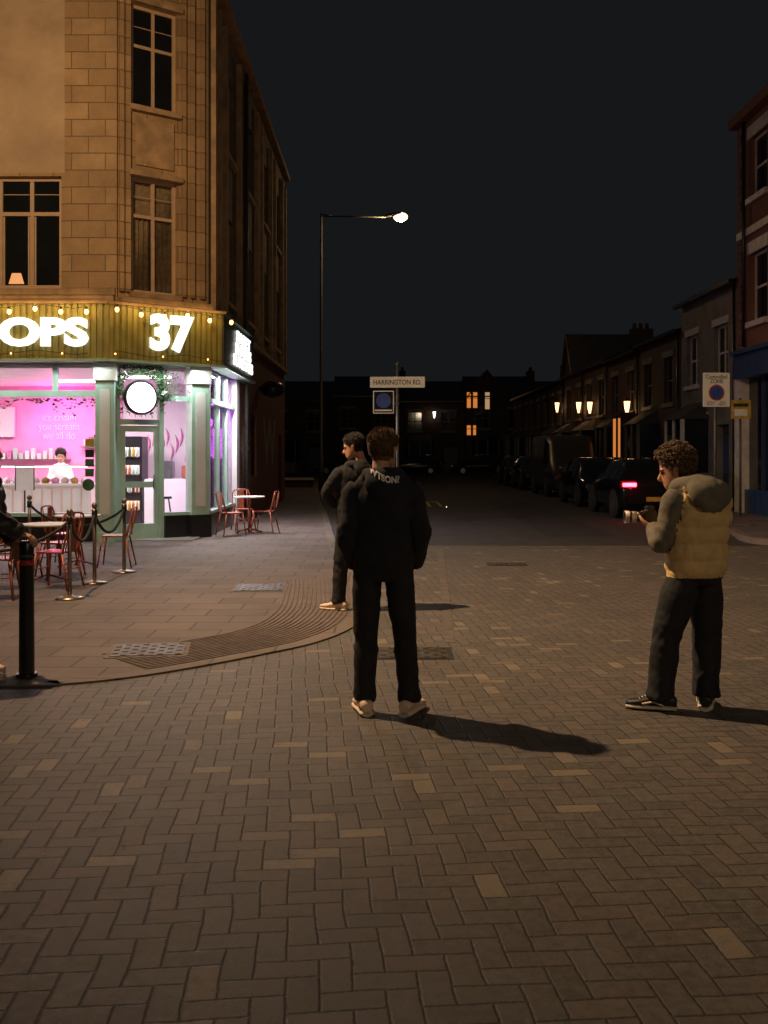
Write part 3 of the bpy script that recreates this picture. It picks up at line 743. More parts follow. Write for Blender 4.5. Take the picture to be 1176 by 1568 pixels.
f.box('shop_riser', 'blue', rx(25.35), rx(10), -.02, .3, .1, .7); f.box('shop_glass', 'darkglass', rx(25.35), rx(10), .1, .12, .7, 3.5)
for a in (24.3, 21.5, 20, 18.5, 17): f.box('shop_mullion', 'blue', rx(a)-.04, rx(a)+.04, .03, .099, .7, 3.5)
f.box('party_wall', 'redbrick', rx(25.8), rx(25.5), .3, 7, .1, 10.0)
f.poly('roof', 'slate', [(rx(25.8), -.2, 10.25), (rx(10), -.2, 10.25), (rx(10), 4, 12.3), (rx(25.8), 4, 12.3), (rx(25.8), 8, 10.2)], [(0, 1, 2, 3), (0, 3, 4)])
f.tube('drainpipe', 'blackp', [(rx(25.2), -.1, 4.3), (rx(25.2), -.1, 10)], .045)
f.done()

def house(name, fo, fa, x0, x1, eaves, wallm, bay=True, gable=False, roofh=2.0, trim='oldpaint', chim=True):
    c = Matrix.Rotation(fa, 4, 'Z') @ Vector(((x0+x1)/2, 3, 0))+Vector(fo)
    r = root(name, (c.x, c.y, 0)); f = Frame(r, fo, fa); wd = x1-x0
    up = [(x0+wd*.12, x0+wd*.34, eaves*.58, eaves*.58+1.5), (x0+wd*.62, x0+wd*.84, eaves*.58, eaves*.58+1.5)]
    dr = (x0+wd*.66, x0+wd*.86, 0, 2.3); gw = (x0+wd*.1, x0+wd*.5, .8, 2.5)
    f.wall('wall', wallm, x0+.01, x1-.01, 0, eaves, 0, .3, up+[dr, gw])
    for i, o in enumerate(up+[gw]):
        f.window(o[0], o[1], o[2], o[3], .15, trim, 'darkglass', [(o[0]+o[1])/2], [(o[2]+o[3])/2], .06)
        f.box('sill', trim, o[0]-.1, o[1]+.1, -.08, .14, o[2]-.12, o[2]-.002); f.box('lintel', trim, o[0]-.1, o[1]+.1, -.04, -.001, o[3]+.002, o[3]+.2)
    f.box('door', 'blue', dr[0], dr[1], .18, .22, 0, 2.0); f.box('fanlight', 'darkglass', dr[0], dr[1], .18, .2, 2.0, 2.3)
    f.box('door_step', 'channel', dr[0], dr[1], -.2, .17, 0, .14)
    f.box('gutter', 'blackp', x0, x1, -.26, -.14, eaves-.12, eaves-.02)
    f.tube('drainpipe', 'blackp', [(x1-.15, -.06, 0), (x1-.15, -.06, eaves-.1)], .04, 8)
    if bay:
        a, b = gw[0]-.15, gw[1]+.15
        f.poly('bay', trim, [(a, 0, 0), (a+.35, -.7, 0), (b-.35, -.7, 0), (b, 0, 0), (a, 0, .85), (a+.35, -.7, .85), (b-.35, -.7, .85), (b, 0, .85)], [(0, 1, 5, 4), (1, 2, 6, 5), (2, 3, 7, 6)])
        f.poly('bay_glass', 'darkglass', [(a+.04, 0, .85), (a+.37, -.66, .85), (b-.37, -.66, .85), (b-.04, 0, .85), (a+.04, 0, 2.5), (a+.37, -.66, 2.5), (b-.37, -.66, 2.5), (b-.04, 0, 2.5)], [(0, 1, 5, 4), (1, 2, 6, 5), (2, 3, 7, 6)])
        for px_, py_ in ((a+.35, -.7), (b-.35, -.7), ((a+b)/2, -.7)): f.box('bay_post', trim, px_-.05, px_+.05, py_-.0, py_+.1, .85, 2.5)
        f.poly('bay_roof', 'slate', [(a-.05, 0, 2.5), (a+.32, -.78, 2.5), (b-.32, -.78, 2.5), (b+.05, 0, 2.5), (a+.3, 0, 3.0), (b-.3, 0, 3.0)], [(0, 1, 4), (1, 2, 5, 4), (2, 3, 5), (0, 3, 2, 1)])
    D = 8
    f.poly('roof', 'slate', [(x0, -.2, eaves-.05), (x1, -.2, eaves-.05), (x1, D/2, eaves+roofh), (x0, D/2, eaves+roofh), (x0, D, eaves), (x1, D, eaves)], [(0, 1, 2, 3), (3, 2, 5, 4)])
    f.box('side_wall', wallm, x0+.01, x0+.3, .3, D, 0, eaves-.1); f.box('side_wall', wallm, x1-.3, x1-.01, .3, D, 0, eaves-.1)
    f.poly('gable_end', wallm, [(x0+.02, 0, eaves-.1), (x0+.02, D, eaves-.1), (x0+.02, D/2, eaves+roofh-.1), (x1-.02, 0, eaves-.1), (x1-.02, D, eaves-.1), (x1-.02, D/2, eaves+roofh-.1)], [(0, 1, 2), (3, 4, 5)])
    if gable:
        m_ = x0+wd*.3; h_ = wd*.28
        f.poly('gablet', wallm, [(m_-h_, -.05, eaves-.1), (m_+h_, -.05, eaves-.1), (m_, -.05, eaves+1.9)], [(0, 1, 2)])
        f.poly('gablet_roof', 'slate', [(m_-h_-.1, -.2, eaves-.15), (m_, -.2, eaves+2.0), (m_+h_+.1, -.2, eaves-.15), (m_-h_-.1, 3, eaves-.15), (m_, 3.5, eaves+2.0), (m_+h_+.1, 3, eaves-.15)], [(0, 1, 4, 3), (1, 2, 5, 4)])
        f.tube('bargeboard', trim, [(m_-h_-.1, -.22, eaves-.15), (m_, -.22, eaves+2.0), (m_+h_+.1, -.22, eaves-.15)], .05, 6)
    if chim:
        f.box('chimney', 'darkbrick', x0+.0, x0+.55, 3.3, 4.4, eaves+.9, eaves+roofh+.8)
        for k in range(3): f.tube('chimney_pot', 'darkbrick', [(x0+.28, 3.5+k*.32, eaves+roofh+.8), (x0+.28, 3.5+k*.32, eaves+roofh+1.1)], [.11, .09], 8)
    f.done(); return r
ro, ra = (9.25, 74, .1), R(-90)
Ys = [(26.0, 31.0, 6.1, 'oldpaint', 0, 'whitepaint'), (31.0, 36, 5.4, 'darkbrick', 0, 'oldpaint'), (36, 41, 5.3, 'darkbrick', 0, 'oldpaint'), (41, 46, 5.4, 'darkbrick', 0, 'oldpaint'), (46, 51, 5.4, 'darkbrick', 1, 'oldpaint'), (51, 56, 5.3, 'darkbrick', 0, 'oldpaint'), (56, 61, 5.3, 'darkbrick', 0, 'oldpaint'), (61, 66, 5.3, 'darkbrick', 0, 'oldpaint'), (66, 71, 5.3, 'darkbrick', 0, 'oldpaint')]
for i, (a, b, e, m_, g, tr_) in enumerate(Ys): house('terraced_house', ro, ra, rx(b), rx(a), e, m_, True, bool(g), 1.6, tr_, i % 2 == 0)
fo2 = (-30, 77, 0)
for k in range(9):
    px0 = 5.2*k
    house('terraced_house', fo2, 0, px0, px0+5.2, 5.6+.4*(k % 2), 'darkbrick', True, k == 7, 1.8, 'oldpaint', k % 2 == 0)
for a in (36, 41, 46, 51, 56, 61):
    house('terraced_house', (-7.0, 30, 0), R(90), a-30, a-25, 5.5, 'darkbrick', True, False)
r = root('garden_wall', (-4.6, 46, 0)); f = Frame(r); f.box('brickwork', 'darkbrick', -6.8, -3.3, 46, 46.22, 0, .35); f.box('coping', 'whitepaint', -6.8, -3.25, 45.95, 46.27, .35, .45); f.done()
f = Frame(root('lit_window', (7, 76.9, 0)))
for x0, x1, z0, z1, m_ in ((6.35, 6.75, 5.0, 6.3, 'warmwin'), (6.83, 7.25, 5.0, 6.3, 'warmwin'), (7.75, 8.2, 4.9, 6.3, 'warmwin2'), (6.35, 6.75, 2.9, 3.75, 'warmwin'), (6.83, 7.15, 2.9, 3.75, 'warmwin')):
    f.window(x0, x1, z0, z1, 76.86, 'oldpaint', m_, [], [z0+.62*(z1-z0)], .05)
    f.box('reveal', 'darkbrick', x0-.05, x1+.05, 76.9, 76.99, z0-.05, z1+.05)
f.done()
def sconce(px, py, Y, p=16, m='sconce', nm='wall_lantern'):
    X = (px-588)/F*Y; Z = H+(692-py)/F*Y
    r = root(nm, (X, Y, 0)); f = Frame(r, (X, Y, 0))
    f.tube('lantern_glass', m, [(0, 0, Z-.32), (0, 0, Z-.1), (0, 0, Z+.18)], [.04, .08, .12], 8); f.tube('lantern_cap', 'blackp', [(0, 0, Z+.18), (0, 0, Z+.3)], [.17, .02], 8); f.box('lantern_base', 'blackp', -.06, .06, -.06, .06, Z-.42, Z-.32)
    f.box('bracket', 'blackp', .05, max(.15, 9.24-X), -.02, .02, Z-.4, Z-.36); f.done()
    light(r, 'lantern_light', 'POINT', (X-.2, Y, Z-.1), p, (1, .5, .18), .08)
for px_, Y in ((853, 51.5), (886, 46.2), (903, 43.4), (960, 36.9)): sconce(px_, 622, Y, 6)
sconce(665, 634, 76.5, 2, 'white_led_or_glint', 'wall_light')
f = Frame(root('lit_doorway', (9.1, 38, 0)))
for a, b in ((36.6, 37.0), (37.3, 37.8)): f.box('glazing', 'warmwin', 8.7, 8.72, a, b, 1.45, 2.9)
for a, b in ((36.48, 36.58), (37.02, 37.28), (37.82, 37.92)): f.box('frame', 'darkbrick', 8.68, 9.24, a, b, .1, 3.0)
f.box('hood', 'darkbrick', 8.6, 9.24, 36.4, 38.0, 3.0, 3.1); f.box('base', 'darkbrick', 8.69, 9.24, 36.58, 37.82, .1, 1.44); f.done()

# ------------------------------------------------------------------ vehicles
def car(name, x, y, head, paint, tail=None, van=False):
    r = root(name, (x, y, 0)); f = Frame(r, (x, y, 0), R(head))
    if not van:
        S_ = [(-2.05, .70, .35, .75, .80, .60), (-1.98, .82, .25, .92, .98, .68), (-1.75, .86, .22, .96, 1.28, .66), (-1.35, .88, .2, .95, 1.44, .62), (-.6, .89, .2, .93, 1.48, .62), (.2, .89, .2, .91, 1.45, .61), (.75, .88, .2, .9, 1.2, .64), (1.15, .87, .2, .88, .96, .7), (1.7, .84, .22, .8, .87, .66), (2.0, .76, .25, .66, .72, .58), (2.1, .66, .32, .55, .58, .5)]
    else:
        S_ = [(-2.5, .88, .3, 1.1, 2.2, .82), (-2.45, .95, .25, 1.15, 2.3, .86), (-1, .97, .25, 1.2, 2.32, .88), (.8, .97, .25, 1.2, 2.28, .86), (1.35, .96, .25, 1.2, 2.0, .8), (1.8, .94, .25, 1.15, 1.3, .8), (2.35, .88, .28, .95, 1.05, .7), (2.5, .78, .35, .7, .8, .6)]
    body = f.bm('body', paint); gl = f.bm('windows', 'darkglass')
    def ring(s):
        t, w_, zb, zbelt, zt, wr = s
        return [(-w_*.9, t, zb), (-w_, t, zb+.18), (-w_*1.01, t, (zb+zbelt)/2+.08), (-w_*.97, t, zbelt), (-wr, t, zt-.06), (-wr*.75, t, zt), (wr*.75, t, zt), (wr, t, zt-.06), (w_*.97, t, zbelt), (w_*1.01, t, (zb+zbelt)/2+.08), (w_, t, zb+.18), (w_*.9, t, zb)]
    rs = [[body.verts.new(c) for c in ring(s)] for s in S_]
    for i in range(len(rs)-1):
        for j in range(12):
            fc = body.faces.new((rs[i][j], rs[i][(j+1) % 12], rs[i+1][(j+1) % 12], rs[i+1][j])); fc.smooth = True
    body.faces.new(rs[0]); body.faces.new(rs[-1][::-1])
    def pan(c):
        c = [Vector(q) for q in c]; n = (c[1]-c[0]).cross(c[2]-c[0]).normalized(); m_ = sum(c, Vector())/4
        if n.dot(m_-Vector((0, m_.y*.8, .9))) < 0: n = -n
        gl.faces.new([gl.verts.new(m_+(q-m_)*.9+n*.006) for q in c])
    R_ = [ring(s) for s in S_]
    gi = range(2, 6) if not van else range(3, 5)
    for i in gi:
        for j in (3, 7): pan((R_[i][j], R_[i][j+1], R_[i+1][j+1], R_[i+1][j]))
    if not van:
        pan((R_[1][4], R_[1][7], R_[3][7], R_[3][4]))
        pan((R_[5][4], R_[5][7], R_[7][7], R_[7][4]))
    else:
        pan((R_[3][4], R_[3][7], R_[5][7], R_[5][4])); pan(((-.7, -2.46, 1.4), (.7, -2.46, 1.4), (.68, -2.49, 2.1), (-.68, -2.49, 2.1)))
        for k in range(6): f.box('chevron', 'yellow', -.7+k*.24, -.58+k*.24, 2.36, 2.37, 1.06, 1.12)
    ends = (-1.3, 1.3) if not van else (-1.5, 1.55)
    for yy in ends:
        for sx in (-1, 1):
            w0 = .9 if not van else .98
            tube_bm(f.bm('wheel_arch', 'rubber'), [(sx*(w0-.1), yy, .34), (sx*(w0+.004), yy, .34)], [.38, .38], 24)
            tube_bm(f.bm('tyre', 'rubber'), [(sx*(w0-.18), yy, .315), (sx*(w0-.0), yy, .315), (sx*(w0+.02), yy, .315)], [.315, .315, .28], 24)
            tube_bm(f.bm('wheel_rim', 'alloy'), [(sx*(w0+.0), yy, .315), (sx*(w0+.026), yy, .315)], [.2, .18], 16)
    yb = S_[0][0]
    for sx in (-1, 1):
        f.box('tail_lamp', 'taildim', sx*.68-.2, sx*.68+.2, yb-.02, yb+.08, .76, .94, .01)
        if tail:
            f.box('tail_lamp_lit', tail, sx*.66-.17, sx*.66+.17, yb-.045, yb-.021, .8, .89, .01)
        f.box('headlamp', 'alloy', sx*.62-.14, sx*.62+.14, S_[-1][0]-.14, S_[-1][0]-.02, .56, .7, .02)
        f.box('mirror', paint, sx*(S_[5][1]+.09)-.09, sx*(S_[5][1]+.09)+.09, S_[5][0]+.35, S_[5][0]+.47, .92, 1.06, .02)
    f.box('rear_bumper', paint, -.75, .75, yb-.06, yb+.1, .36, .6, .03); f.box('number_plate', 'yellow', -.26, .26, yb-.07, yb-.061, .44, .55)
    f.box('front_bumper', paint, -.7, .7, S_[-1][0]-.1, S_[-1][0]+.05, .3, .5, .03); f.box('grille', 'blackp', -.35, .35, S_[-1][0]+.051, S_[-1][0]+.06, .32, .42)
    f.box('front_plate', 'signwhite', -.26, .26, S_[-1][0]+.062, S_[-1][0]+.07, .42, .52)
    f.done(); return r
c1 = car('parked_car', 6.66, 26.4, 0, 'carblack', 'tail')
light(c1, 'tail_light_glow', 'POINT', (6.05, 24.15, .84), 4.5, (1, .03, .04), .05)
car('parked_car', 6.75, 31.6, 180, 'carblack')
car('parked_van', 6.95, 38.4, 180, 'vanwhite', van=True)
car('parked_car', 6.8, 44.5, 180, 'carblack'); car('parked_car', 6.8, 50, 180, 'carblack')
for k, X in enumerate((2.0, 6.9, -2.8)): car('parked_car', X+.0, 71.5, 90, 'carblack')

# ------------------------------------------------------------------ people
def mesh_from_parts(parts, voxel, smooth_it=3, name='m'):
    bm = bmesh.new(); kd_pts = []
    for lab, fn in parts:
        n0 = len(bm.verts); fn(bm); bm.verts.ensure_lookup_table()
        for v in bm.verts[n0:]: kd_pts.append((v.co.copy(), lab))
    bmesh.ops.recalc_face_normals(bm, faces=bm.faces)
    me = bpy.data.meshes.new(name); bm.to_mesh(me); bm.free()
    o = bpy.data.objects.new(name, me); col.objects.link(o)
    md = o.modifiers.new('r', 'REMESH'); md.mode = 'VOXEL'; md.voxel_size = voxel
    if smooth_it:
        ms = o.modifiers.new('s', 'SMOOTH'); ms.factor = .5; ms.iterations = smooth_it
    dg = bpy.context.evaluated_depsgraph_get(); out = bpy.data.meshes.new_from_object(o.evaluated_get(dg))
    bpy.data.objects.remove(o)
    kd = kdtree.KDTree(len(kd_pts))
    for i, (c, l_) in enumerate(kd_pts): kd.insert(c, i)
    kd.balance()
    return out, (lambda c: kd_pts[kd.find(c)[1]][1])

def T(pts, rad, n=16, side=None, sub=4):
    return lambda bm: tube_bm(bm, pts, rad, n, side, sub)

def person(name, loc, yaw, J, mats, head, hair, cloth_amp=.006, vestq=False, hands=(), puff=False):
    """J joints in local coords (x right, y forward, z up)"""
    r = root(name, (loc[0], loc[1], 0))
    W = Matrix.Translation((loc[0], loc[1], loc[2] if len(loc) > 2 else 0)) @ Matrix.Rotation(yaw, 4, 'Z')
    parts = []
    V = Vector
    pz, ch, nk = V(J['pelvis']), V(J['chest']), V(J['neck'])
    sd = J.get('tside', (1, 0, 0))
    bw = J.get('bulk', 1.0)
    hem = pz+V((0, 0, -.075))
    parts.append(('top', T([hem, pz.lerp(ch, .02), pz.lerp(ch, .14), pz.lerp(ch, .45), pz.lerp(ch, .8), ch, ch.lerp(nk, .45), ch.lerp(nk, .8), nk],
        [(.17*bw, .128*bw), (.182*bw, .138*bw), (.19*bw, .146*bw), (.186*bw, .14*bw), (.2*bw, .142*bw), (.2*bw, .135*bw), (.155*bw, .11*bw), (.092, .082), (.065, .07)], 24, sd)))
    for s, k in ((-1, 'L'), (1, 'R')):
        sh, el, wr = V(J['sh'+k]), V(J['el'+k]), V(J['wr'+k])
        a = J.get('armr', 1)
        parts.append(('top', T([ch.lerp(sh, .3), ch.lerp(sh, .75), sh], [.085, .088*a, .076*a], 16)))
        parts.append(('sleeve', T([sh.lerp(ch, .1), sh.lerp(el, .12), sh.lerp(el, .5), el, el.lerp(wr, .5), el.lerp(wr, .9), wr], [.066*a, .074*a, .066*a, .059*a, .054*a, .047*a, .036*a], 16)))
        hp, kn, an = V(J['hip'+k]), V(J['kn'+k]), V(J['an'+k])
        lg = J.get('legr', 1)
        parts.append(('legs', T([hp+V((0, 0, .04)), hp.lerp(kn, .25), hp.lerp(kn, .6), kn, kn.lerp(an, .4), kn.lerp(an, .8), an+V((0, 0, -.018))], [.088, .093*lg, .083*lg, .074*lg, .074*lg, .069*lg, .071*lg], 18)))
    parts.append(('legs', T([pz+V((0, 0, .05)), pz+V((0, 0, -.06)), pz+V((0, 0, -.11))], [(.155, .12), (.168, .125), (.13, .105)], 20, sd)))
    if J.get('hood'):
        q = J.get('hoods', 1.0); ho = J.get('hoodo', 0)
        n0 = nk+V((0, 0, -.035+ho*.6))
        parts.append(('hood', T([n0+V((-.08*q, .06, -.03)), n0+V((-.1*q, -.01, .0)), n0+V((-.078*q, -.08*q, .005)), n0+V((0, -.115*q, .0)), n0+V((.078*q, -.08*q, .005)), n0+V((.1*q, -.01, .0)), n0+V((.08*q, .06, -.03))], [.03*q, .038*q, .042*q, .045*q, .042*q, .038*q, .03*q], 12, None, 8)))
        if ho: parts.append(('hood', T([n0+V((0, -.07, .03)), n0+V((0, -.135-ho, -.03)), n0+V((0, -.155-ho, -.085)), n0+V((0, -.13-ho, -.135))], [(.1*q, .05), (.13*q, .06), (.12*q, .055), (.06*q, .03)], 28, (1, 0, 0), 8)))
        else: parts.append(('hood', T([n0+V((0, -.085*q, .03)), n0+V((0, -.135*q, -.05*q)), n0+V((0, -.14*q, -.12*q)), n0+V((0, -.12*q, -.18*q))], [(.1*q, .045*q), (.118*q, .045*q), (.09*q, .04*q), (.04*q, .022*q)], 16, (1, 0, 0))))
    me, lab0 = mesh_from_parts(parts, .0105, 3, 'body')
    hz = pz.z-.06
    lv = []
    for v in me.vertices:
        c = v.co; l_ = lab0(c)
        if l_ in ('top', 'legs'): l_ = 'top' if c.z > hz+.004*math.sin(c.x*20) else 'legs'
        lv.append(l_)
    nb_ = [[] for _ in lv]
    for e in me.edges: nb_[e.vertices[0]].append(e.vertices[1]); nb_[e.vertices[1]].append(e.vertices[0])
    for it in range(12):
        new = list(lv)
        for i, ns in enumerate(nb_):
            cnt = {lv[i]: 1.2}
            for j in ns: cnt[lv[j]] = cnt.get(lv[j], 0)+1
            new[i] = max(cnt, key=cnt.get)
        lv = new
    nrm = [v.normal.copy() for v in me.vertices]
    knz = [V(J['knL']), V(J['knR']), V(J['anL']), V(J['anR']), V(J['elL']), V(J['elR'])]
    for v, l_, n_ in zip(me.vertices, lv, nrm):
        c = v.co
        if (vestq and l_ == 'top') or (puff and l_ in ('top', 'sleeve')):
            if l_ == 'sleeve':
                d = min((c-V(J['shL'])).length, (c-V(J['shR'])).length); ph = d/.085; am = .014
            else: ph = (c.z-hz)/.105; am = .024
            q = abs(math.sin(math.pi*ph)); v.co = c+n_*(am*(q**.5)-.004+.006*noise.noise(c*20)+(.005*noise.noise(V((c.x*40, c.y*40, c.z*12))) if l_ == 'top' else 0))
        else:
            near = min((c-k).length for k in knz); g = 1+1.6*math.exp(-(near/.13)**2)
            sg = 1 if c.x > 0 else -1
            w1 = noise.noise(V((c.x*5, c.y*5+3, c.z*6))); w2 = (1-abs(noise.noise(V((c.x*5+5, c.y*5, c.z*11-sg*c.x*14))))*2.2)
            w3 = noise.noise(V((c.x*16, c.y*16, c.z*20+c.y*20)))
            v.co = c+n_*(cloth_amp*g*(w1*1.0+w2*.55+w3*.35)+(.006 if (l_ == 'top' and c.z < hz+.05) else 0)+(.016 if (vestq and l_ == 'hood') else 0))
    order = ['top', 'sleeve', 'legs', 'hood']
    for k in order: me.materials.append(M[mats[k]])
    for p in me.polygons:
        ls = [lv[i] for i in p.vertices]
        p.material_index = order.index(max(set(ls), key=lambda z_: (ls.count(z_), z_))); p.use_smooth = True
    o = bpy.data.objects.new('clothed_body', me); col.objects.link(o); o.parent = r; o.matrix_parent_inverse = Matrix.Translation(r.location).inverted(); o.matrix_basis = W
    body_o = o
    f = Frame(r); f.M = W
    for k in 'LR':
        an = V(J['an'+k]); ty = J.get('toe'+k, 0)
        Rm = Matrix.Translation((an.x, an.y, 0)) @ Matrix.Rotation(R(ty), 4, 'Z')
        def shoe(bm, zc, hh, ww):
            secs = [(-.1, .03, .05), (-.08, .04, .066), (-.02, .042, .075), (.05, .043, .062), (.12, .05, .042), (.175, .046, .034), (.21, .028, .026)]
            rings = []
            for (yy, w_, h_) in secs:
                hgt = h_*1.25 if hh is None else hh
                rg = []
                for j in range(14):
                    a = 2*math.pi*j/14; xx = math.cos(a)*w_*ww; zz = math.sin(a)
                    zz = (zz*.5+.5)**.75*hgt
                    rg.append(bm.verts.new(Rm @ V((xx, yy*1.02, zc+zz))))
                rings.append(rg)
            for a, b in zip(rings, rings[1:]):
                for j in range(14): bm.faces.new((a[j], a[(j+1) % 14], b[(j+1) % 14], b[j])).smooth = True
            bm.faces.new(rings[0]); bm.faces.new(rings[-1][::-1])
        shoe(f.bm('shoe_upper', mats['shoe']), .02, None, 1.05)
        shoe(f.bm('shoe_sole', mats.get('sole', 'sole')), .0, .034, 1.16)
        for q in range(4): tube_bm(f.bm('laces', mats.get('sole', 'sole')), [Rm @ V((-.022, .065+q*.02, .096-q*.009)), Rm @ V((.022, .075+q*.02, .093-q*.009))], .004, 5)
        if mats['shoe'] == 'shoeb':
            for sx in (-1, 1): tube_bm(f.bm('shoe_stripe', 'sole'), [Rm @ V((sx*.049, -.02, .04)), Rm @ V((sx*.05, .04, .062)), Rm @ V((sx*.055, .11, .045))], .006, 6)
        tube_bm(f.bm('ankle', mats.get('sock', 'skin')), [Rm @ V((0, -.03, .06)), an+V((0, 0, .05))], [.034, .04], 12)
    for hd in hands:
        wv, d, n_, s_, curl = V(hd[0]), V(hd[1]).normalized(), V(hd[2]).normalized(), V(hd[3]).normalized(), hd[4]
        hp = [('h', T([wv-d*.03, wv, wv+d*.045, wv+d*.09], [(.026, .02), (.029, .018), (.04, .017), (.038, .013)], 12, s_))]
        for q, (of, ln) in enumerate(((.029, .07), (.0095, .08), (-.0105, .074), (-.029, .058))):
            p = wv+d*.082+s_*of; dd = d.copy(); pts = [wv+d*.05+s_*of*.8, p]
            for seg_, fr_ in enumerate((.45, .32, .23)):
                cr = curl*(1+.12*q); ax_ = d.cross(n_); dd = (Matrix.Rotation(R(cr), 3, ax_) @ dd); p = p+dd*ln*fr_*1.15; pts.append(p)
            hp.append(('h', T(pts, [.009, .0095, .0088, .008, .0065], 8, None, 3)))
        p = wv+d*.02+s_*.025; t1 = p+(d*.55+s_*.6+n_*.25).normalized()*.04; t2 = t1+(d*.75+s_*.15+n_*.5).normalized()*.032; t3 = t2+(d*.8+n_*.5-s_*.1).normalized()*.022
        hp.append(('h', T([p-s_*.01, p, t1, t2, t3], [.012, .013, .0115, .0105, .008], 8, None, 3)))
        hm, _ = mesh_from_parts(hp, .0032, 1, 'hand'); hm.materials.append(M['skin'])
        for pp in hm.polygons: pp.use_smooth = True
        ho = bpy.data.objects.new('hand', hm); col.objects.link(ho); ho.parent = r; ho.matrix_parent_inverse = Matrix.Translation(r.location).inverted(); ho.matrix_basis = W
    f.done()
    hpz, hyaw, hpitch = head
    HM = Matrix.Translation(V(hpz)) @ Matrix.Rotation(R(hyaw), 4, 'Z') @ Matrix.Rotation(R(hpitch), 4, 'X')
    secs = [(0.0, .06, .022, .026), (.012, .052, .042, .042), (.035, .04, .062, .054), (.06, .022, .08, .062), (.09, .008, .092, .068), (.12, -.002, .098, .073), (.15, -.006, .103, .077), (.18, -.008, .1, .076), (.205, -.01, .086, .066), (.225, -.01, .06, .047), (.236, -.01, .028, .022)]
    def skull(bm):
        rings = []
        P = spline([(s_[1], s_[2], s_[3]) for s_ in secs], 3); Z = spline([(s_[0], 0, 0) for s_ in secs], 3)
        for q, z_ in zip(P, Z):
            rg = []
            for j in range(28):
                a = 2*math.pi*j/28; cx = math.cos(a); sy = math.sin(a)
                rg.append(bm.verts.new((cx*q.z*(1 if sy < 0 else 1-.12*sy*sy), q.x+sy*q.y, z_.x)))
            rings.append(rg)
        for a, b in zip(rings, rings[1:]):
            for j in range(28): bm.faces.new((a[j], a[(j+1) % 28], b[(j+1) % 28], b[j]))
        bm.faces.new(rings[0][::-1]); bm.faces.new(rings[-1])
    hp = [('skin', skull), ('skin', T([(0, -.03, .1), (0, -.035, .03), (0, -.045, -.1)], [.055, .054, .062], 16)),
          ('skin', T([(0, .088, .14), (0, .1, .115), (0, .117, .088), (0, .1, .08)], [.008, .011, .0155, .012], 10)),
          ('skin', T([(-.05, .075, .137), (-.025, .092, .142), (0, .094, .138), (.025, .092, .142), (.05, .075, .137)], .008, 8)),
          ('lip', T([(-.024, .085, .056), (0, .1, .06), (.024, .085, .056)], [.005, .0075, .005], 8)), ('lip', T([(-.02, .085, .047), (0, .098, .047), (.02, .085, .047)], [.004, .008, .004], 8)),
          ('skin', T([(0, .07, .012), (0, .088, .02)], [.02, .014], 10))]
    for s in (-1, 1):
        hp.append(('skin', T([(s*.072, -.0, .078), (s*.078, -.008, .085), (s*.084, -.012, .11), (s*.086, -.016, .135), (s*.074, -.006, .142)], [(.008, .006), (.008, .012), (.007, .017), (.007, .016), (.006, .006)], 10, (1, 0, 0))))
    hm, hl = mesh_from_parts(hp, .0045, 1, 'head'); hm.materials.append(M['skin']); hm.materials.append(M['lip'])
    for p in hm.polygons:
        p.use_smooth = True; p.material_index = 1 if hl(p.center) == 'lip' else 0
    def thr(c):
        if c.y < -.03: t = .055
        elif c.y < .02: t = .055+(c.y+.03)/.05*.075
        else: t = .13+min(1, (c.y-.02)/.06)*.05
        return t
    hb = bmesh.new(); hb.from_mesh(hm)
    kill = [fc for fc in hb.faces if fc.calc_center_median().z < thr(fc.calc_center_median()) or (abs(fc.calc_center_median().x) > .0775 and fc.calc_center_median().z < .15)]
    bmesh.ops.delete(hb, geom=kill, context='FACES'); hb.normal_update()
    th = .011 if hair[1] == 'short' else .016
    for v in hb.verts:
        k = max(0, min(1, (v.co.z-thr(v.co))/.06)); k2 = k**.7
        topk = max(0, (v.co.z-.17)/.06)
        v.co = v.co+v.normal*(.0012+k2*(th+topk*.01)+k2*.007*noise.noise(v.co*50)+k2*.005*noise.noise(v.co*140))
    hme = bpy.data.meshes.new('hair'); hb.to_mesh(hme)
    for p in hme.polygons: p.use_smooth = True
    hme.materials.append(M[hair[0]])
    cand = [v for v in hb.verts if v.co.z > thr(v.co)+.03]
    cb = bmesh.new()
    if hair[1] == 'curly':
        for k in range(650):
            v = random.choice(cand); c = v.co+v.normal*random.uniform(0, .018+.016*max(0, (v.co.z-.15)/.08)); rr = random.uniform(.007, .013)
            a1 = v.normal.orthogonal().normalized(); a1 = Matrix.Rotation(random.uniform(0, 6.28), 3, v.normal) @ a1; a2 = v.normal.cross(a1)
            ring = [c+a1*math.cos(t)*rr+a2*math.sin(t)*rr+v.normal*.006*math.sin(t*.5) for t in [q*.9 for q in range(7)]]
            tube_bm(cb, ring, .0035, 5)
    else:
        for k in range(4000):
            v = random.choice(cand); dd = (v.normal*.7+Vector((random.gauss(0, .5), random.gauss(0, .5)-.3, random.gauss(0, .4)-.3))).normalized(); ln = .01+.012*max(0, (v.co.z-.15)/.08)
            c = v.co.copy(); s_ = dd.orthogonal().normalized()*.0016
            vs = [cb.verts.new(c-s_), cb.verts.new(c+s_), cb.verts.new(c+dd*ln)]; cb.faces.new(vs)
    cme = bpy.data.meshes.new('hair_strands'); cb.to_mesh(cme); cb.free(); cme.materials.append(M[hair[0]])
    hb.free()
    for nm, m2 in (('head', hm), ('hair', hme), ('hair_strands', cme)):
        oo = bpy.data.objects.new(nm, m2); col.objects.link(oo); oo.parent = r; oo.matrix_parent_inverse = Matrix.Translation(r.location).inverted(); oo.matrix_basis = W @ HM
    ff = Frame(r); ff.M = W @ HM
    for s in (-1, 1): ff.ball('eye', 'eye', (s*.031, .0855, .12), .0105)
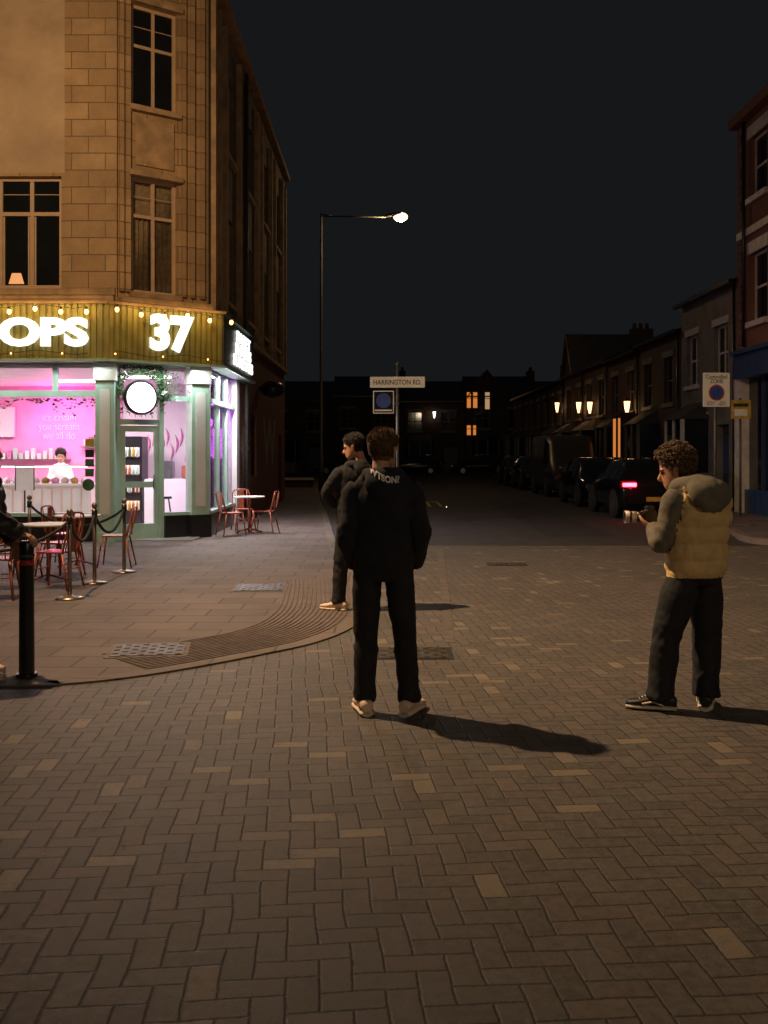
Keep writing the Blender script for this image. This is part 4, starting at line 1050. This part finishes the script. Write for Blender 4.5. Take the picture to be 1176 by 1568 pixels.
    for s in (-1, 1): ff.tube('eyebrow', hair[0], [(s*.018, .099, .141), (s*.035, .094, .145), (s*.05, .08, .14)], .0035, 6)
    ff.done()
    return r, W, body_o

# centre man (seen from behind)
J = dict(pelvis=(0, 0, .955), chest=(0, -.01, 1.37), neck=(0, .0, 1.54), bulk=1.02, armr=1.02,
         shL=(-.175, -.0, 1.425), shR=(.175, .0, 1.425), elL=(-.228, -.05, 1.13), elR=(.232, -.05, 1.13), wrL=(-.195, .08, .92), wrR=(.21, .08, .92),
         hipL=(-.1, 0, .86), hipR=(.1, 0, .86), knL=(-.11, .02, .47), knR=(.135, .02, .47), anL=(-.118, 0, .1), anR=(.165, -.02, .1), toeL=12, toeR=-22, hood=True, legr=.98)
r1, W1, b1 = person('man_in_black_hoodie', (-.005, 6.28), 0, J, dict(top='hood', sleeve='hood', legs='trous', hood='hood', shoe='shoe', sock='shoe'), ((0.0, .0, 1.535), -26, -4), ('hairb', 'short'))
bv = BVHTree.FromPolygons([W1 @ v.co for v in b1.data.vertices], [list(p.vertices) for p in b1.data.polygons])
tm = textmesh('WTSON?', .04); nb = bmesh.new(); nb.from_mesh(tm)
bmesh.ops.delete(nb, geom=[fc for fc in nb.faces if fc.normal.z < .5], context='FACES')
bmesh.ops.subdivide_edges(nb, edges=nb.edges, cuts=1)
xsn = [v.co.x for v in nb.verts]; mn, mxx = min(xsn), max(xsn)
for v in nb.verts:
    u = (v.co.x-mn)/(mxx-mn)-.5
    X = -.0+u*.19; Z = 1.50-u*.07-(.06*(1-(2*u)**2))*.5+v.co.y*.055
    h = bv.ray_cast(Vector((X, 4, Z)), Vector((0, 1, 0)))
    v.co = (X, (h[0].y if h[0] else 6.15)-.006, Z)
tme = bpy.data.meshes.new('hood_lettering'); nb.to_mesh(tme); nb.free(); tme.materials.append(M['signwhite'])
to = bpy.data.objects.new('hood_lettering', tme); col.objects.link(to); to.parent = r1; to.matrix_parent_inverse = Matrix.Translation(r1.location).inverted()

def mkw(yaw):
    Ri = Matrix.Rotation(-yaw, 3, 'Z')
    return lambda x, y, z: tuple(Ri @ Vector((x, y, z)))
# right-hand photographer, back to camera, head turned left
yaw = R(24); w2l = mkw(yaw)
J = dict(pelvis=w2l(.02, 0, .92), chest=w2l(.04, -.0, 1.31), neck=w2l(-.0, .02, 1.455), bulk=1.06, armr=1.1,
         shL=w2l(-.125, -.07, 1.37), shR=w2l(.195, .08, 1.37), elL=w2l(-.225, -.06, 1.07), elR=w2l(.22, .2, 1.12), wrL=w2l(-.2, .2, 1.15), wrR=w2l(.0, .34, 1.18),
         hipL=w2l(-.08, -.05, .83), hipR=w2l(.09, .05, .83), knL=w2l(-.18, -.03, .46), knR=w2l(.1, .04, .46), anL=w2l(-.215, -.02, .1), anR=w2l(.09, .03, .1),
         toeL=48, toeR=-42, hood=True, hoods=1.08, hoodo=.022, legr=1.2)
hands = [(w2l(-.2, .2, 1.155), w2l(-.35, .75, .2), w2l(.1, .2, .9), w2l(-.9, -.3, .35), 26), (w2l(-.02, .33, 1.19), w2l(-.95, -.15, .1), w2l(-.1, -.95, -.1), w2l(0, 0, 1), 30)]
r2, W2, b2 = person('photographer_in_vest', (1.98, 6.38), yaw, J, dict(top='vest', sleeve='sleeve', legs='trous', hood='sleeve', shoe='shoeb', sock='trous'), (w2l(-.06, .05, 1.42), 40, -16), ('hairb', 'curly'), vestq=True, hands=hands)
f = Frame(r2, (1.98-.2, 6.38+.29, 1.215), R(178))
f.box('camera_body', 'camb', -.035, .035, -.065, .065, -.045, .05, .01); f.box('camera_prism', 'camb', -.03, .03, -.03, .03, .05, .075, .008); f.box('camera_grip', 'camb', -.01, .055, .04, .07, -.04, .04, .008)
f.tube('camera_lens', 'camb', [(.035, 0, 0), (.09, 0, 0)], [.034, .036], 20); f.tube('camera_lens_hood', 'camw', [(.09, 0, 0), (.12, 0, 0), (.165, 0, 0)], [.037, .037, .042], 20); f.tube('lens_ring', 'camb', [(.125, 0, 0), (.138, 0, 0)], .0415, 20); f.tube('lens_glass', 'darkglass', [(.164, 0, 0), (.166, 0, 0)], .036, 20)
f.done()

# man behind, elbow out
yaw = R(42); w2l = mkw(yaw)
J = dict(pelvis=w2l(0, 0, .96), chest=w2l(.01, 0, 1.4), neck=w2l(.03, 0, 1.555), bulk=1.02, armr=1.02,
         shL=w2l(-.12, -.1, 1.44), shR=w2l(.14, .13, 1.45), elL=w2l(-.27, -.07, 1.22), elR=w2l(.2, .2, 1.16), wrL=w2l(-.19, .09, 1.08), wrR=w2l(.02, .24, 1.1),
         hipL=w2l(-.06, -.07, .88), hipR=w2l(.07, .07, .88), knL=w2l(-.12, -.06, .48), knR=w2l(.12, .09, .48), anL=w2l(-.14, -.06, .1), anR=w2l(.14, .08, .1), toeL=20, toeR=-10, hood=True)
hands = [(w2l(-.19, .09, 1.08), w2l(.25, .6, .25), w2l(.8, -.3, .2), w2l(-.2, -.1, .9), 28), (w2l(.02, .24, 1.1), w2l(-.8, .1, .3), w2l(0, -.6, .6), w2l(-.1, .6, .7), 30)]
r3, W3, b3 = person('man_with_phone', (-.33, 10.4), yaw, J, dict(top='hood', sleeve='hood', legs='trous', hood='hood', shoe='shoe', sock='trous'), (w2l(.04, 0, 1.585), 34, -14), ('haird', 'short'), hands=hands)
f = Frame(r3, (-.33-.1, 10.4+.22, 1.16), R(60)); f.box('phone', 'camb', -.036, .036, -.01, -.002, -.05, .09, .003); f.done()

# man at left edge, leaning on bollard
yaw = R(-88); w2l = mkw(yaw)
J = dict(pelvis=w2l(-.03, 0, .93), chest=w2l(.0, 0, 1.36), neck=w2l(.03, 0, 1.52), bulk=1.1, armr=1.15,
         shL=w2l(.03, .18, 1.41), shR=w2l(.03, -.18, 1.41), elL=w2l(.06, .26, 1.13), elR=w2l(.16, -.12, 1.17), wrL=w2l(.2, .2, .98), wrR=w2l(.33, .0, 1.06),
         hipL=w2l(-.03, .09, .86), hipR=w2l(-.03, -.09, .86), knL=w2l(.0, .12, .47), knR=w2l(.02, -.12, .47), anL=w2l(-.06, .13, .1), anR=w2l(.04, -.13, .1), hood=True)
hands = [(w2l(.31, 0, 1.055), w2l(.95, .1, -.3), w2l(-.3, 0, -.9), w2l(.1, .9, 0), 26), (w2l(.2, .2, .98), w2l(.3, -.1, -.9), w2l(-.8, -.1, -.2), w2l(.8, 0, .2), 14)]
r4, W4, b4 = person('man_leaning_on_bollard', (-2.98, 7.28), yaw, J, dict(top='puffer', sleeve='puffer', legs='jeans', hood='puffer', shoe='shoe', sock='jeans'), (w2l(.05, 0, 1.545), 5, -6), ('haird', 'short'), puff=True, hands=hands)

# shop assistant behind the counter
yaw = R(195)
J = dict(pelvis=(0, 0, .9), chest=(0, 0, 1.26), neck=(0, .0, 1.40), bulk=.92, armr=.85,
         shL=(-.16, 0, 1.31), shR=(.16, 0, 1.31), elL=(-.22, .05, 1.08), elR=(.22, .05, 1.08), wrL=(-.14, .25, 1.06), wrR=(.14, .25, 1.06),
         hipL=(-.08, 0, .82), hipR=(.08, 0, .82), knL=(-.09, .02, .46), knR=(.09, .02, .46), anL=(-.1, 0, .1), anR=(.1, 0, .1))
hands = [((-.14, .25, 1.06), (.2, .9, -.2), (0, -.2, -1), (.9, 0, 0), 25), ((.14, .25, 1.06), (-.2, .9, -.2), (0, -.2, -1), (-.9, 0, 0), 25)]
r5, W5, b5 = person('shop_assistant', (-6.98, 21.5, .02), yaw, J, dict(top='shirt', sleeve='shirt', legs='trous', hood='shirt', shoe='shoeb', sock='trous'), ((0, 0, 1.425), 0, -12), ('haird', 'curly'), hands=hands)
f = Frame(r5, (-6.98, 21.5, .02), yaw); f.ball('hair_bun', 'haird', (0, -.08, 1.66), .055); f.done()
print('done', len(bpy.data.objects))
